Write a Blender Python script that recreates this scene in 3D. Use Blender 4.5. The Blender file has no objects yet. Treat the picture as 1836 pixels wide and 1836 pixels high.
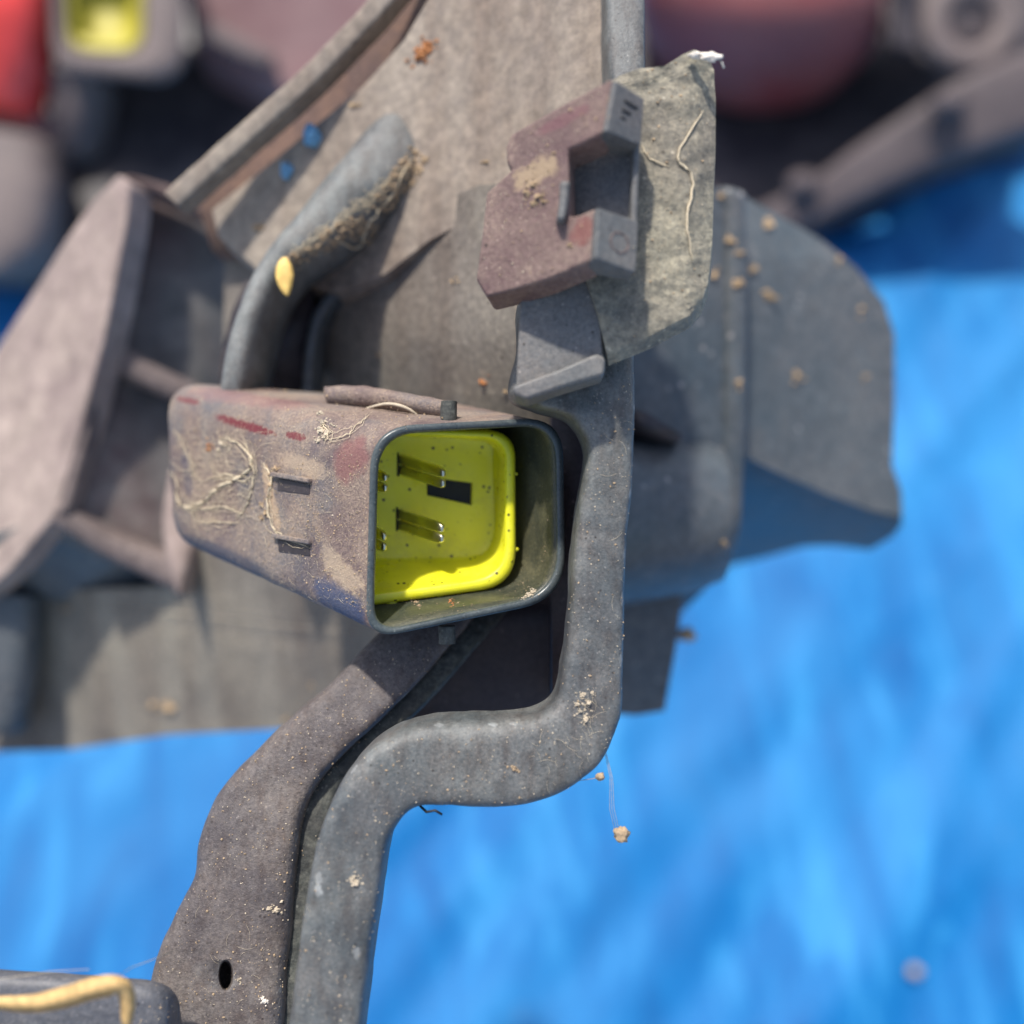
import bpy, bmesh, math, random
from mathutils import Vector, noise
from mathutils.bvhtree import BVHTree
from mathutils.geometry import tessellate_polygon

random.seed(7)
C = bpy.context.scene
COL = C.collection

# ------------------------------------------------------------------ camera
MM = 0.001
PITCH = math.radians(60)
CAM = Vector((0, 0, 0.600))
K = 1.0                            # scale of what is being built (background parts are farther and larger)
RT = Vector((1, 0, 0))
FW = Vector((0, math.cos(PITCH), -math.sin(PITCH)))
UP = Vector((0, math.sin(PITCH), math.cos(PITCH)))
FPX = 1763.0                      # focal length in photograph pixels
cam_d = bpy.data.cameras.new("camera")
cam = bpy.data.objects.new("camera", cam_d)
COL.objects.link(cam)
cam.location = CAM
cam.rotation_euler = (math.radians(90) - PITCH, 0, 0)
cam_d.sensor_width = 27.0
cam_d.lens = 27.0 * FPX / 1836.0
cam_d.clip_start = 0.005
cam_d.clip_end = 60
cam_d.dof.use_dof = True
cam_d.dof.focus_distance = 0.147
cam_d.dof.aperture_fstop = 5.3
C.camera = cam
C.render.resolution_x = 1024
C.render.resolution_y = 1024

# ------------------------------------------------------------------ light
SUN = (RT * -0.20 + UP * 0.77 - FW * 0.565).normalized()
world = bpy.data.worlds.new("World")
C.world = world
world.use_nodes = True
wn = world.node_tree
bg = wn.nodes['Background']
sky = wn.nodes.new('ShaderNodeTexSky')
sky.sky_type = 'NISHITA'
sky.sun_disc = False
sky.sun_elevation = math.asin(SUN.z)
sky.sun_rotation = math.atan2(SUN.x, SUN.y)
sky.dust_density = 2.0
wn.links.new(sky.outputs[0], bg.inputs[0])
bg.inputs[1].default_value = 0.15
sun_d = bpy.data.lights.new("sun", 'SUN')
sun_d.energy = 3.7
sun_d.angle = math.radians(2.5)
sun_d.color = (1.0, 0.95, 0.87)
sun = bpy.data.objects.new("sun", sun_d)
COL.objects.link(sun)
sun.rotation_euler = SUN.to_track_quat('Z', 'Y').to_euler()
C.view_settings.view_transform = 'Standard'
C.view_settings.look = 'None'
C.view_settings.exposure = 0.48
C.view_settings.gamma = 1.0


# ------------------------------------------------------------------ helpers
def W(px, py, d):
    """photograph pixel and distance in mm -> place in the world"""
    d = d * MM * K
    return CAM + d * (FW + RT * ((px - 918) / FPX) - UP * ((py - 918) / FPX))


def V(r, u, f):
    """right / up / away vector in mm"""
    return (RT * r + UP * u + FW * f) * MM * K


def ground_d(px, py, h=0.0):
    return (600 - h) / (0.8660 + 0.5 * (py - 918) / FPX)


def smooth(me):
    for p in me.polygons:
        p.use_smooth = True


def root(name, label, cat, loc, group=None):
    o = bpy.data.objects.new(name, None)
    COL.objects.link(o)
    o.location = loc
    o.empty_display_size = 0.01
    o['label'] = label
    o['category'] = cat
    if group:
        o['group'] = group
    return o


def wloc(o):
    v = Vector((0, 0, 0))
    while o is not None:
        v = v + o.location
        o = o.parent
    return v


def link(name, bm, mat, parent=None, label=None, cat=None, group=None, kind=None,
         bevel=0, seg=3, sm=True, angle=35, sub=0):
    """verts arrive in world coordinates; origin goes to the parent's or to the piece's base"""
    bmesh.ops.recalc_face_normals(bm, faces=bm.faces)
    if parent is None:
        xs = [v.co for v in bm.verts]
        lo = Vector((min(v.x for v in xs), min(v.y for v in xs), min(v.z for v in xs)))
        hi = Vector((max(v.x for v in xs), max(v.y for v in xs), max(v.z for v in xs)))
        org = Vector(((lo.x + hi.x) / 2, (lo.y + hi.y) / 2, lo.z))
    else:
        org = wloc(parent)
    bmesh.ops.translate(bm, verts=bm.verts, vec=-org)
    me = bpy.data.meshes.new(name)
    bm.to_mesh(me)
    bm.free()
    o = bpy.data.objects.new(name, me)
    COL.objects.link(o)
    if parent is None:
        o.location = org
    else:
        o.parent = parent
    for m in (mat if isinstance(mat, (list, tuple)) else [mat]):
        me.materials.append(m)
    if label:
        o['label'] = label
    if cat:
        o['category'] = cat
    if group:
        o['group'] = group
    if kind:
        o['kind'] = kind
    if bevel:
        b = o.modifiers.new("bevel", 'BEVEL')
        b.width = bevel * MM
        b.segments = seg
        b.limit_method = 'ANGLE'
        b.angle_limit = math.radians(angle)
        b.harden_normals = False
    if sub:
        s = o.modifiers.new("sub", 'SUBSURF')
        s.levels = s.render_levels = sub
    if sm:
        smooth(me)
        if bevel:
            w = o.modifiers.new("wn", 'WEIGHTED_NORMAL')
            w.keep_sharp = False
    return o


def catmull(ps, n):
    out = []
    m = len(ps)
    for i in range(m - 1):
        p0 = ps[max(i - 1, 0)]
        p1 = ps[i]
        p2 = ps[i + 1]
        p3 = ps[min(i + 2, m - 1)]
        for k in range(n):
            t = k / n
            out.append(tuple(0.5 * ((2 * b) + (-a + c) * t + (2 * a - 5 * b + 4 * c - d) * t * t +
                                    (-a + 3 * b - 3 * c + d) * t ** 3)
                             for a, b, c, d in zip(p0, p1, p2, p3)))
    out.append(tuple(ps[-1]))
    return out


def bridge(bm, rings, cap0=True, cap1=True, closed=True):
    rr = [[bm.verts.new(p) for p in r] for r in rings]
    n = len(rr[0])
    for a, b in zip(rr[:-1], rr[1:]):
        for i in range(n if closed else n - 1):
            j = (i + 1) % n
            bm.faces.new((a[i], a[j], b[j], b[i]))
    if cap0:
        bm.faces.new(rr[0][::-1])
    if cap1:
        bm.faces.new(rr[-1])
    return rr


def lump(p, amp, sc, seed=0.0):
    q = p * sc + Vector((seed, seed * 1.7, -seed))
    return amp * (noise.noise(q) + 0.5 * noise.noise(q * 2.3))


def strap(st, thick, n=8, cross=56, exp=3.2, amp=0.12, sc=260, bm=None, ext=0, dent=None):
    """st: (Lx,Ly,Rx,Ry,D[,thick]); solid bar between both edges with rounded section"""
    bm = bm or bmesh.new()
    st = [tuple(s) if len(s) == 6 else tuple(s) + (thick,) for s in st]
    S = catmull(st, n)
    rings = []
    for lx, ly, rx, ry, d, th in S:
        L = W(lx, ly, d)
        R = W(rx, ry, d)
        c = (L + R) / 2 + FW * th * MM * K / 2
        a = (R - L) / 2
        b = FW * th * MM * K / 2
        ring = []
        for k in range(cross):
            t = 2 * math.pi * k / cross
            cs, sn = math.cos(t), math.sin(t)
            x = math.copysign(abs(cs) ** (2 / exp), cs)
            y = math.copysign(abs(sn) ** (2 / exp), sn)
            p = c + a * x - b * y
            o = (p - c).normalized()
            p = p + o * lump(p, amp * MM * K, sc / K)
            if dent and sn > 0:
                for (dx, dy, ex, ey, dep) in dent:
                    q = p - CAM
                    f = q.dot(FW)
                    X = 918 + q.dot(RT) / f * FPX
                    Y = 918 - q.dot(UP) / f * FPX
                    r = ((X - dx) / ex) ** 2 + ((Y - dy) / ey) ** 2
                    if r < 1.4:
                        p = p + FW * dep * MM * min(1, max(0, (1.4 - r) / 0.7))
            ring.append(p)
        rings.append(ring)
    bridge(bm, rings)
    return bm


def plate(poly, D, vec, cuts=0, bm=None, amp=0.0, sc=200):
    """solid slab: front outline in photo pixels at distance D (number or function), extruded by vec"""
    bm = bm or bmesh.new()
    f = D if callable(D) else (lambda x, y: D)
    tmp = bmesh.new()
    vs = [tmp.verts.new((x, y, 0)) for x, y in poly]
    if not cuts:
        tmp.faces.new(vs)
    else:
        for tri in tessellate_polygon([[Vector((x, y, 0)) for x, y in poly]]):
            tmp.faces.new([vs[i] for i in tri])
        for _ in range(cuts):
            bmesh.ops.subdivide_edges(tmp, edges=tmp.edges, cuts=1, use_grid_fill=True)
            bmesh.ops.triangulate(tmp, faces=tmp.faces)
    tmp.verts.index_update()
    fr, bk = {}, {}
    for v in tmp.verts:
        p = W(v.co.x, v.co.y, f(v.co.x, v.co.y))
        if amp:
            p = p - FW * lump(p, amp * MM * K, sc / K)
        fr[v.index] = bm.verts.new(p)
        bk[v.index] = bm.verts.new(p + vec)
    for fa in tmp.faces:
        ids = [v.index for v in fa.verts]
        bm.faces.new([fr[i] for i in ids])
        bm.faces.new([bk[i] for i in ids[::-1]])
    for e in tmp.edges:
        if len(e.link_faces) == 1:
            a, b = e.verts[0].index, e.verts[1].index
            bm.faces.new([fr[a], fr[b], bk[b], bk[a]])
    tmp.free()
    return bm


def rquad(cs, rad, na=9, ns=5):
    """rounded four-sided outline in pixels, always 4*(na+1+ns) points"""
    out = []
    n = 4
    arcs = []
    for i in range(n):
        p = Vector(cs[i])
        a = (Vector(cs[i - 1]) - p).normalized()
        b = (Vector(cs[(i + 1) % n]) - p).normalized()
        r = rad[i]
        s = p + a * r
        e = p + b * r
        arc = []
        for k in range(na + 1):
            t = k / na
            arc.append(s * (1 - t) ** 2 + p * 2 * t * (1 - t) * 0.98 + p * 2 * t * (1 - t) * 0.02 + e * t * t)
        arcs.append(arc)
    for i in range(n):
        out += arcs[i]
        a = arcs[i][-1]
        b = arcs[(i + 1) % n][0]
        for k in range(1, ns + 1):
            out.append(a.lerp(b, k / (ns + 1)))
    return [(p.x, p.y) for p in out]


def box_between(bm, a, b, wv, hv):
    """bar from a to b (world), half vectors wv, hv"""
    r0 = [a - wv - hv, a + wv - hv, a + wv + hv, a - wv + hv]
    r1 = [b - wv - hv, b + wv - hv, b + wv + hv, b - wv + hv]
    bridge(bm, [r0, r1])


def blob(bm, c, r, squash=(1, 1, 1), seed=0.0, rough=0.35, sub=2):
    res = bmesh.ops.create_icosphere(bm, subdivisions=sub, radius=1.0)
    for v in res['verts']:
        k = 1 + rough * (noise.noise(v.co * 1.3 + Vector((seed, seed, seed))) +
                         0.5 * noise.noise(v.co * 3.1 + Vector((seed, 0, 0))))
        q = Vector((v.co.x * squash[0], v.co.y * squash[1], v.co.z * squash[2])) * k * r
        v.co = c + q
    return res


def tube(bm, pts, r, k=5, taper=False):
    rings = []
    m = len(pts)
    for i, p in enumerate(pts):
        d = (pts[min(i + 1, m - 1)] - pts[max(i - 1, 0)])
        d = d.normalized() if d.length > 1e-9 else Vector((0, 0, 1))
        a = d.orthogonal().normalized()
        b = d.cross(a)
        rr = r * (1 - 0.8 * abs(2 * i / (m - 1) - 1) ** 3) if taper else r
        rings.append([p + (a * math.cos(2 * math.pi * j / k) + b * math.sin(2 * math.pi * j / k)) * rr
                      for j in range(k)])
    # keep rings aligned
    bridge(bm, rings)


def apply_bool(o, cutbm):
    me = bpy.data.meshes.new('cut')
    bmesh.ops.recalc_face_normals(cutbm, faces=cutbm.faces)
    bmesh.ops.translate(cutbm, verts=cutbm.verts, vec=-wloc(o))
    cutbm.to_mesh(me)
    cutbm.free()
    c = bpy.data.objects.new('cut', me)
    COL.objects.link(c)
    c.location = wloc(o)
    mo = o.modifiers.new('b', 'BOOLEAN')
    mo.operation = 'DIFFERENCE'
    mo.solver = 'EXACT'
    mo.object = c
    bpy.context.view_layer.update()
    dg = bpy.context.evaluated_depsgraph_get()
    nm = bpy.data.meshes.new_from_object(o.evaluated_get(dg))
    o.modifiers.remove(mo)
    old = o.data
    o.data = nm
    bpy.data.meshes.remove(old)
    bpy.data.objects.remove(c)



# ------------------------------------------------------------------ materials
def newmat(name):
    m = bpy.data.materials.new(name)
    m.use_nodes = True
    nt = m.node_tree
    return m, nt, nt.nodes['Principled BSDF']


def nz(nt, vec, scale, detail=4, rough=0.55, dist=0.0):
    n = nt.nodes.new('ShaderNodeTexNoise')
    n.inputs['Scale'].default_value = scale
    n.inputs['Detail'].default_value = detail
    n.inputs['Roughness'].default_value = rough
    n.inputs['Distortion'].default_value = dist
    nt.links.new(vec, n.inputs['Vector'])
    return n.outputs['Fac']


def ramp(nt, fac, stops):
    r = nt.nodes.new('ShaderNodeValToRGB')
    e = r.color_ramp.elements
    e[0].position, e[0].color = stops[0][0], tuple(stops[0][1]) + (1,)
    e[1].position, e[1].color = stops[-1][0], tuple(stops[-1][1]) + (1,)
    for p, c in stops[1:-1]:
        x = e.new(p)
        x.color = tuple(c) + (1,)
    nt.links.new(fac, r.inputs[0])
    return r.outputs[0]


def mix(nt, fac, a, b, mode='MIX'):
    n = nt.nodes.new('ShaderNodeMix')
    n.data_type = 'RGBA'
    n.blend_type = mode
    for s, v in ((n.inputs[0], fac), (n.inputs[6], a), (n.inputs[7], b)):
        if isinstance(v, (int, float)):
            s.default_value = v
        elif isinstance(v, tuple):
            s.default_value = v + (1,)
        else:
            nt.links.new(v, s)
    return n.outputs[2]


def g(v):
    return (v, v, v)


def dusty(name, base, dust, amt=0.5, patch=60, grain=1500, rough=0.62, bump=0.5, bscale=1300,
          streak=None, speck=0.5, second=None, wear=0.0):
    """plastic under a skin of dust: base shows through in patches, with fine grain and pale specks"""
    m, nt, P = newmat(name)
    tc = nt.nodes.new('ShaderNodeTexCoord').outputs['Object']
    f1 = nz(nt, tc, patch, 6, 0.65, 0.4)
    f2 = nz(nt, tc, grain, 3, 0.7)
    w = 0.16
    m1 = ramp(nt, f1, [(max(0.0, 0.62 - amt * 0.45 - w), g(0.0)), (min(1.0, 0.62 - amt * 0.45 + w), g(1.0))])
    m2 = ramp(nt, f2, [(0.30, g(0.25)), (0.70, g(1.0))])
    mm = mix(nt, 1.0, m1, m2, 'MULTIPLY')
    b = base
    if second:
        f4 = nz(nt, tc, patch * 0.6, 3, 0.5, 0.8)
        b = mix(nt, ramp(nt, f4, [(0.45, g(0.0)), (0.6, g(1.0))]), base, second)
    col = mix(nt, mm, b, dust)
    if speck:
        v = nt.nodes.new('ShaderNodeTexVoronoi')
        v.inputs['Scale'].default_value = grain * 0.55
        nt.links.new(tc, v.inputs['Vector'])
        s = ramp(nt, v.outputs['Distance'], [(0.10, g(1.0)), (0.22, g(0.0))])
        s2 = ramp(nt, nz(nt, tc, grain * 0.3, 2), [(0.50, g(0.0)), (0.62, g(speck))])
        sp = mix(nt, 1.0, s, s2, 'MULTIPLY')
        col = mix(nt, sp, col, tuple(min(1.0, c * 1.7 + 0.05) for c in dust))
        v2 = nt.nodes.new('ShaderNodeTexVoronoi')
        v2.inputs['Scale'].default_value = max(grain, 1300) * 0.38
        nt.links.new(tc, v2.inputs['Vector'])
        s = ramp(nt, v2.outputs['Distance'], [(0.09, g(1.0)), (0.2, g(0.0))])
        s2 = ramp(nt, nz(nt, tc, grain * 0.22, 2), [(0.52, g(0.0)), (0.62, g(0.8))])
        sp = mix(nt, 1.0, s, s2, 'MULTIPLY')
        col = mix(nt, sp, col, (0.03, 0.022, 0.018))
    col = mix(nt, 1.0, col, ramp(nt, nz(nt, tc, patch * 0.35, 3, 0.6), [(0.30, (0.72, 0.68, 0.70)), (0.70, (1.18, 1.16, 1.10))]), 'MULTIPLY')
    col = mix(nt, 1.0, col, ramp(nt, nz(nt, tc, grain * 0.8, 3, 0.8), [(0.30, g(0.74)), (0.70, g(1.22))]), 'MULTIPLY')
    if wear:
        ge = nt.nodes.new('ShaderNodeNewGeometry')
        wr = ramp(nt, ge.outputs['Pointiness'], [(0.505, g(0.0)), (0.56, g(wear))])
        wr = mix(nt, 1.0, wr, ramp(nt, nz(nt, tc, 300, 4, 0.7), [(0.35, g(0.2)), (0.65, g(1.0))]), 'MULTIPLY')
        col = mix(nt, wr, col, (0.36, 0.37, 0.36))
    if streak:
        mp_ = nt.nodes.new('ShaderNodeMapping')
        mp_.inputs['Scale'].default_value = streak[0]
        nt.links.new(tc, mp_.inputs[0])
        col = mix(nt, 1.0, col, ramp(nt, nz(nt, mp_.outputs[0], streak[1], 5, 0.65),
                                     [(0.32, (0.70, 0.64, 0.62)), (0.55, g(1.0)), (0.72, (1.15, 1.16, 1.16))]), 'MULTIPLY')
    nt.links.new(col, P.inputs['Base Color'])
    rr = ramp(nt, mm, [(0.0, g(rough * 0.72)), (1.0, g(min(1, rough * 1.35)))])
    nt.links.new(rr, P.inputs['Roughness'])
    P.inputs['Specular IOR Level'].default_value = 0.4
    if bump:
        bn = nt.nodes.new('ShaderNodeBump')
        bn.inputs['Strength'].default_value = bump
        bn.inputs['Distance'].default_value = 0.00035
        h = mix(nt, 0.5, nz(nt, tc, bscale, 5, 0.75), nz(nt, tc, bscale * 0.25, 3))
        nt.links.new(h, bn.inputs['Height'])
        nt.links.new(bn.outputs[0], P.inputs['Normal'])
    return m


def plain(name, col, rough=0.5, var=0.25, scale=400, bump=0.0, metal=0.0, sheen=0.0):
    m, nt, P = newmat(name)
    tc = nt.nodes.new('ShaderNodeTexCoord').outputs['Object']
    f = nz(nt, tc, scale, 5, 0.6)
    lo = tuple(c * (1 - var) for c in col)
    hi = tuple(min(1, c * (1 + var)) for c in col)
    nt.links.new(ramp(nt, f, [(0.3, lo), (0.7, hi)]), P.inputs['Base Color'])
    P.inputs['Roughness'].default_value = rough
    P.inputs['Metallic'].default_value = metal
    if bump:
        bn = nt.nodes.new('ShaderNodeBump')
        bn.inputs['Strength'].default_value = bump
        bn.inputs['Distance'].default_value = 0.0003
        nt.links.new(f, bn.inputs['Height'])
        nt.links.new(bn.outputs[0], P.inputs['Normal'])
    return m


M = {}
M['strap'] = dusty('weathered_grey_plastic', (0.082, 0.098, 0.104), (0.225, 0.222, 0.205), amt=0.36, patch=90, rough=0.5, streak=((1, 0.4, 0.4), 500), wear=0.7,
                   grain=2200, bump=0.55, bscale=2600)
M['arm'] = dusty('weathered_brown_grey_plastic', (0.078, 0.070, 0.076), (0.215, 0.188, 0.168), amt=0.38, patch=60, rough=0.55, streak=((1, 0.5, 0.5), 600), wear=0.5,
                 grain=2000, bump=0.8, bscale=2400)
M['socket'] = dusty('dusty_light_tinted_socket', (0.095, 0.062, 0.075), (0.36, 0.28, 0.21), amt=0.46, patch=110,
                    grain=2600, bump=1.0, bscale=2000, second=(0.085, 0.095, 0.12))
M['shadeyellow'] = plain('shaded_olive_yellow_plastic', (0.42, 0.36, 0.02), 0.5, 0.3, 40)  # olive tone carries the shade on the second lamp's insert
M['rim'] = dusty('dark_socket_rim_plastic', (0.055, 0.072, 0.080), (0.14, 0.16, 0.15), amt=0.15, patch=90,
                 grain=2500, rough=0.36, bump=0.12)
M['inner'] = dusty('olive_black_plastic', (0.040, 0.048, 0.040), (0.17, 0.16, 0.09), amt=0.24, patch=110,
                   grain=2400, rough=0.42, bump=0.12)
M['shell'] = dusty('dust_coated_shell', (0.20, 0.170, 0.145), (0.39, 0.335, 0.27), amt=0.66, patch=26, streak=((1, 0.16, 0.16), 90),
                   grain=500, rough=0.8, bump=0.2, bscale=500, speck=0)
M['shell2'] = dusty('grey_dusty_shell', (0.14, 0.128, 0.112), (0.32, 0.29, 0.235), amt=0.55, patch=40, streak=((1, 0.16, 0.16), 80),
                    grain=900, rough=0.75, bump=0.3, bscale=800)
M['clip'] = dusty('pinkish_dusty_clip', (0.125, 0.070, 0.072), (0.30, 0.225, 0.185), amt=0.46, patch=80,
                  grain=1700, rough=0.7, bump=0.6, bscale=1700)
M['clipgrey'] = dusty('grey_clip_plastic', (0.115, 0.125, 0.13), (0.24, 0.22, 0.20), amt=0.35, patch=90,
                      grain=1700, rough=0.55, bump=0.4, bscale=1700)
M['flange'] = dusty('khaki_dirt_crust', (0.12, 0.12, 0.105), (0.40, 0.365, 0.275), amt=0.52, patch=150,
                    grain=1300, rough=0.95, bump=1.0, bscale=1300)
M['cover'] = dusty('blue_grey_cover_plastic', (0.065, 0.088, 0.105), (0.165, 0.165, 0.165), amt=0.38, patch=30,
                    grain=500, rough=0.42, bump=0.1, bscale=500, speck=0.9)
M['lip'] = dusty('dark_green_grey_grainy_plastic', (0.03, 0.036, 0.036), (0.15, 0.155, 0.135), amt=0.36, patch=500, grain=1500, rough=0.8, bump=1.0, bscale=1300)
M['leg'] = dusty('shaded_brown_grey_plastic', (0.065, 0.052, 0.056), (0.16, 0.13, 0.13), amt=0.4, patch=14, grain=300, rough=0.7, bump=0.2, speck=0)
M['sidewall'] = dusty('maroon_grey_side_plastic', (0.075, 0.085, 0.090), (0.22, 0.205, 0.195), amt=0.35, patch=18, grain=150, rough=0.55, bump=0, speck=0, second=(0.105, 0.062, 0.064))
M['crossbar'] = dusty('dark_blue_grey_bar_plastic', (0.06, 0.068, 0.085), (0.17, 0.165, 0.17), amt=0.3, patch=60, grain=1800, rough=0.5, bump=0.4)
M['black'] = dusty('black_housing_plastic', (0.025, 0.022, 0.028), (0.12, 0.10, 0.10), amt=0.22, patch=30,
                   grain=500, rough=0.5, bump=0.2, bscale=500)
M['brown'] = dusty('rusty_dark_brown_groove', (0.07, 0.042, 0.038), (0.20, 0.12, 0.08), amt=0.35, patch=60, grain=900, rough=0.8, bump=0.3)
M['mauve'] = dusty('reddish_dusty_housing', (0.19, 0.085, 0.09), (0.30, 0.20, 0.19), amt=0.4, patch=18,
                   grain=400, rough=0.6, bump=0.2, bscale=500)
M['greyold'] = dusty('grey_old_plastic', (0.10, 0.078, 0.078), (0.25, 0.205, 0.19), amt=0.42, patch=16,
                     grain=400, rough=0.7, bump=0.2, bscale=500)
M['pink'] = dusty('pale_dusty_bracket', (0.23, 0.175, 0.165), (0.38, 0.31, 0.275), amt=0.7, patch=25,
                  grain=150, rough=0.8, bump=0, bscale=500, speck=0)
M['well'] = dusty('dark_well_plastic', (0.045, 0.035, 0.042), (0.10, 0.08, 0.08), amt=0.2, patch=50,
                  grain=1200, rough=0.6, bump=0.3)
M['rustpale'] = plain('tan_leaf_bit', (0.34, 0.24, 0.14), 0.9, 0.4, 400)
M['scuff'] = dusty('bare_dark_red_plastic', (0.16, 0.02, 0.03), (0.25, 0.12, 0.11), amt=0.3, patch=300, grain=2600, bump=0.5, speck=0.3)
M['dirt'] = plain('dry_dirt', (0.40, 0.29, 0.18), 0.95, 0.4, 2500, 0.8)
M['rust'] = plain('orange_brown_crumb', (0.45, 0.19, 0.07), 0.9, 0.4, 2500, 0.6)
M['pale'] = plain('pale_fibre', (0.50, 0.42, 0.31), 0.9, 0.2, 1500)
M['web'] = plain('tan_cobweb', (0.66, 0.55, 0.38), 0.9, 0.2, 1500)
M['blueglint'] = plain('pale_blue_glint', (0.16, 0.38, 0.58), 0.5, 0.2, 500)
M['straw'] = plain('dry_straw', (0.62, 0.40, 0.16), 0.65, 0.3, 900, 0.4)
M['seed'] = plain('yellow_husk', (0.85, 0.55, 0.16), 0.6, 0.25, 600, 0.4)
M['white'] = plain('white_cocoon', (0.8, 0.72, 0.62), 0.8, 0.15, 1500, 0.4)
M['dark'] = plain('engraved_black', (0.012, 0.012, 0.014), 0.6, 0.3, 900)
M['redlens'] = plain('bright_red_lens', (0.85, 0.075, 0.06), 0.25, 0.2, 60)
M['duskred'] = dusty('dusty_red_lens', (0.27, 0.04, 0.045), (0.27, 0.12, 0.11), amt=0.5, patch=15,
                     grain=300, rough=0.5, bump=0.1, speck=0)

# yellow insert plastic with dark flecks
m, nt, P = newmat('yellow_connector_plastic')
tc = nt.nodes.new('ShaderNodeTexCoord').outputs['Object']
col = ramp(nt, nz(nt, tc, 160, 4), [(0.3, (0.82, 0.78, 0.02)), (0.7, (0.90, 0.86, 0.04))])
v = nt.nodes.new('ShaderNodeTexVoronoi')
v.inputs['Scale'].default_value = 700
nt.links.new(tc, v.inputs['Vector'])
s = ramp(nt, v.outputs['Distance'], [(0.13, g(1.0)), (0.24, g(0.0))])
s2 = ramp(nt, nz(nt, tc, 480, 2), [(0.51, g(0.0)), (0.57, g(1.0))])
sp = mix(nt, 1.0, s, s2, 'MULTIPLY')
col = mix(nt, sp, col, (0.05, 0.045, 0.01))
nt.links.new(col, P.inputs['Base Color'])
col = mix(nt, ramp(nt, nz(nt, tc, 220, 6, 0.75), [(0.5, g(0.0)), (0.8, g(0.45))]), col, (0.42, 0.36, 0.10))
nt.links.new(col, P.inputs['Base Color'])
nt.links.new(ramp(nt, nz(nt, tc, 300, 5, 0.7), [(0.35, g(0.24)), (0.65, g(0.5))]), P.inputs['Roughness'])
P.inputs['Subsurface Weight'].default_value = 0.35
P.inputs['Subsurface Radius'].default_value = (1.0, 1.0, 0.15)
P.inputs['Subsurface Scale'].default_value = 0.0022
M['yellow'] = m
# tinned pins
m, nt, P = newmat('tinned_pin_metal')
P.inputs['Base Color'].default_value = (0.78, 0.75, 0.54, 1)
P.inputs['Metallic'].default_value = 1.0
P.inputs['Roughness'].default_value = 0.22
tc = nt.nodes.new('ShaderNodeTexCoord').outputs['Object']
nt.links.new(ramp(nt, nz(nt, tc, 900, 4), [(0.3, g(0.26)), (0.7, g(0.4))]), P.inputs['Roughness'])
M['pin'] = m
# tarp
m, nt, P = newmat('blue_woven_tarp')
tc = nt.nodes.new('ShaderNodeTexCoord').outputs['Object']
mp = nt.nodes.new('ShaderNodeMapping')
mp.inputs['Rotation'].default_value = (0, 0, math.radians(50))
mp.inputs['Scale'].default_value = (1, 0.22, 1)
nt.links.new(tc, mp.inputs[0])
f = nz(nt, mp.outputs[0], 34, 5, 0.6, 0.6)
f2 = nz(nt, tc, 3.2, 3)
c1 = ramp(nt, f, [(0.34, (0.001, 0.090, 0.28)), (0.52, (0.002, 0.13, 0.36)), (0.72, (0.04, 0.27, 0.54))])  # pale streaks paint the glints along the wrinkles
c2 = mix(nt, ramp(nt, f2, [(0.42, g(0.0)), (0.62, g(0.55))]), c1, (0.05, 0.27, 0.55))
d = ramp(nt, nz(nt, tc, 26, 6, 0.7), [(0.66, g(0.0)), (0.80, g(0.4))])
c3 = mix(nt, d, c2, (0.40, 0.42, 0.40))
nt.links.new(c3, P.inputs['Base Color'])
P.inputs['Roughness'].default_value = 0.55
P.inputs['Specular IOR Level'].default_value = 0.22
wv = nt.nodes.new('ShaderNodeTexWave')
wv.inputs['Scale'].default_value = 330
nt.links.new(tc, wv.inputs[0])
wv2 = nt.nodes.new('ShaderNodeTexWave')
wv2.bands_direction = 'Y'
wv2.inputs['Scale'].default_value = 330
nt.links.new(tc, wv2.inputs[0])
bn = nt.nodes.new('ShaderNodeBump')
bn.inputs['Strength'].default_value = 0.35
bn.inputs['Distance'].default_value = 0.0004
nt.links.new(mix(nt, 1.0, wv.outputs[0], wv2.outputs[0], 'MULTIPLY'), bn.inputs['Height'])
nt.links.new(bn.outputs[0], P.inputs['Normal'])
M['tarp'] = m
M['ground'] = plain('packed_earth', (0.26, 0.21, 0.16), 0.95, 0.35, 30, 0.5)

# ------------------------------------------------------------------ ground and tarp
bm = bmesh.new()
n = 60
bmesh.ops.create_grid(bm, x_segments=n, y_segments=n, size=25)
for v in bm.verts:
    v.co.z = -0.02 - 0.004 * abs(noise.noise(v.co * 0.6))
o = link('ground', bm, M['ground'], kind='structure', label='packed brown earth below the blue tarp')

bm = bmesh.new()
n = 330
bmesh.ops.create_grid(bm, x_segments=n, y_segments=n, size=1.25)
for v in bm.verts:
    x, y = v.co.x, v.co.y
    a = x * 0.74 - y * 0.67
    b = x * 0.67 + y * 0.74
    h = 0.0050 * noise.noise(Vector((a * 7, b * 1.5, 3.0))) + 0.0050 * noise.noise(Vector((a * 30, b * 3, 9.0)))
    h += 0.0050 * (1 - min(1, abs(noise.noise(Vector((a * 9, b * 2.2, 1.0)))) * 4))
    h += 0.0012 * noise.noise(Vector((a * 80, b * 25, 9.0)))
    v.co.z = h - 0.002
    v.co.y += 0.55
bm.verts.ensure_lookup_table()
link('tarp', bm, M['tarp'], label='bright blue wrinkled plastic tarp spread under all the lamp parts', cat='tarp')

# ------------------------------------------------------------------ the headlamp in front
LAMP = root('headlamp', 'dusty dark plastic headlamp seen from behind, its square socket open on a yellow insert',
            'headlamp', W(700, 1200, 240))
CHK = []      # pieces debris can lie on


def lshell(px, py):
    return min(285.0, 165 + max(0, 930 - px) * 0.100 + max(0, py - 600) * 0.050)


# upper back panel with its raised rim
def dup(px, py):
    return 160 + max(0, 1090 - px) * 0.060


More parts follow.
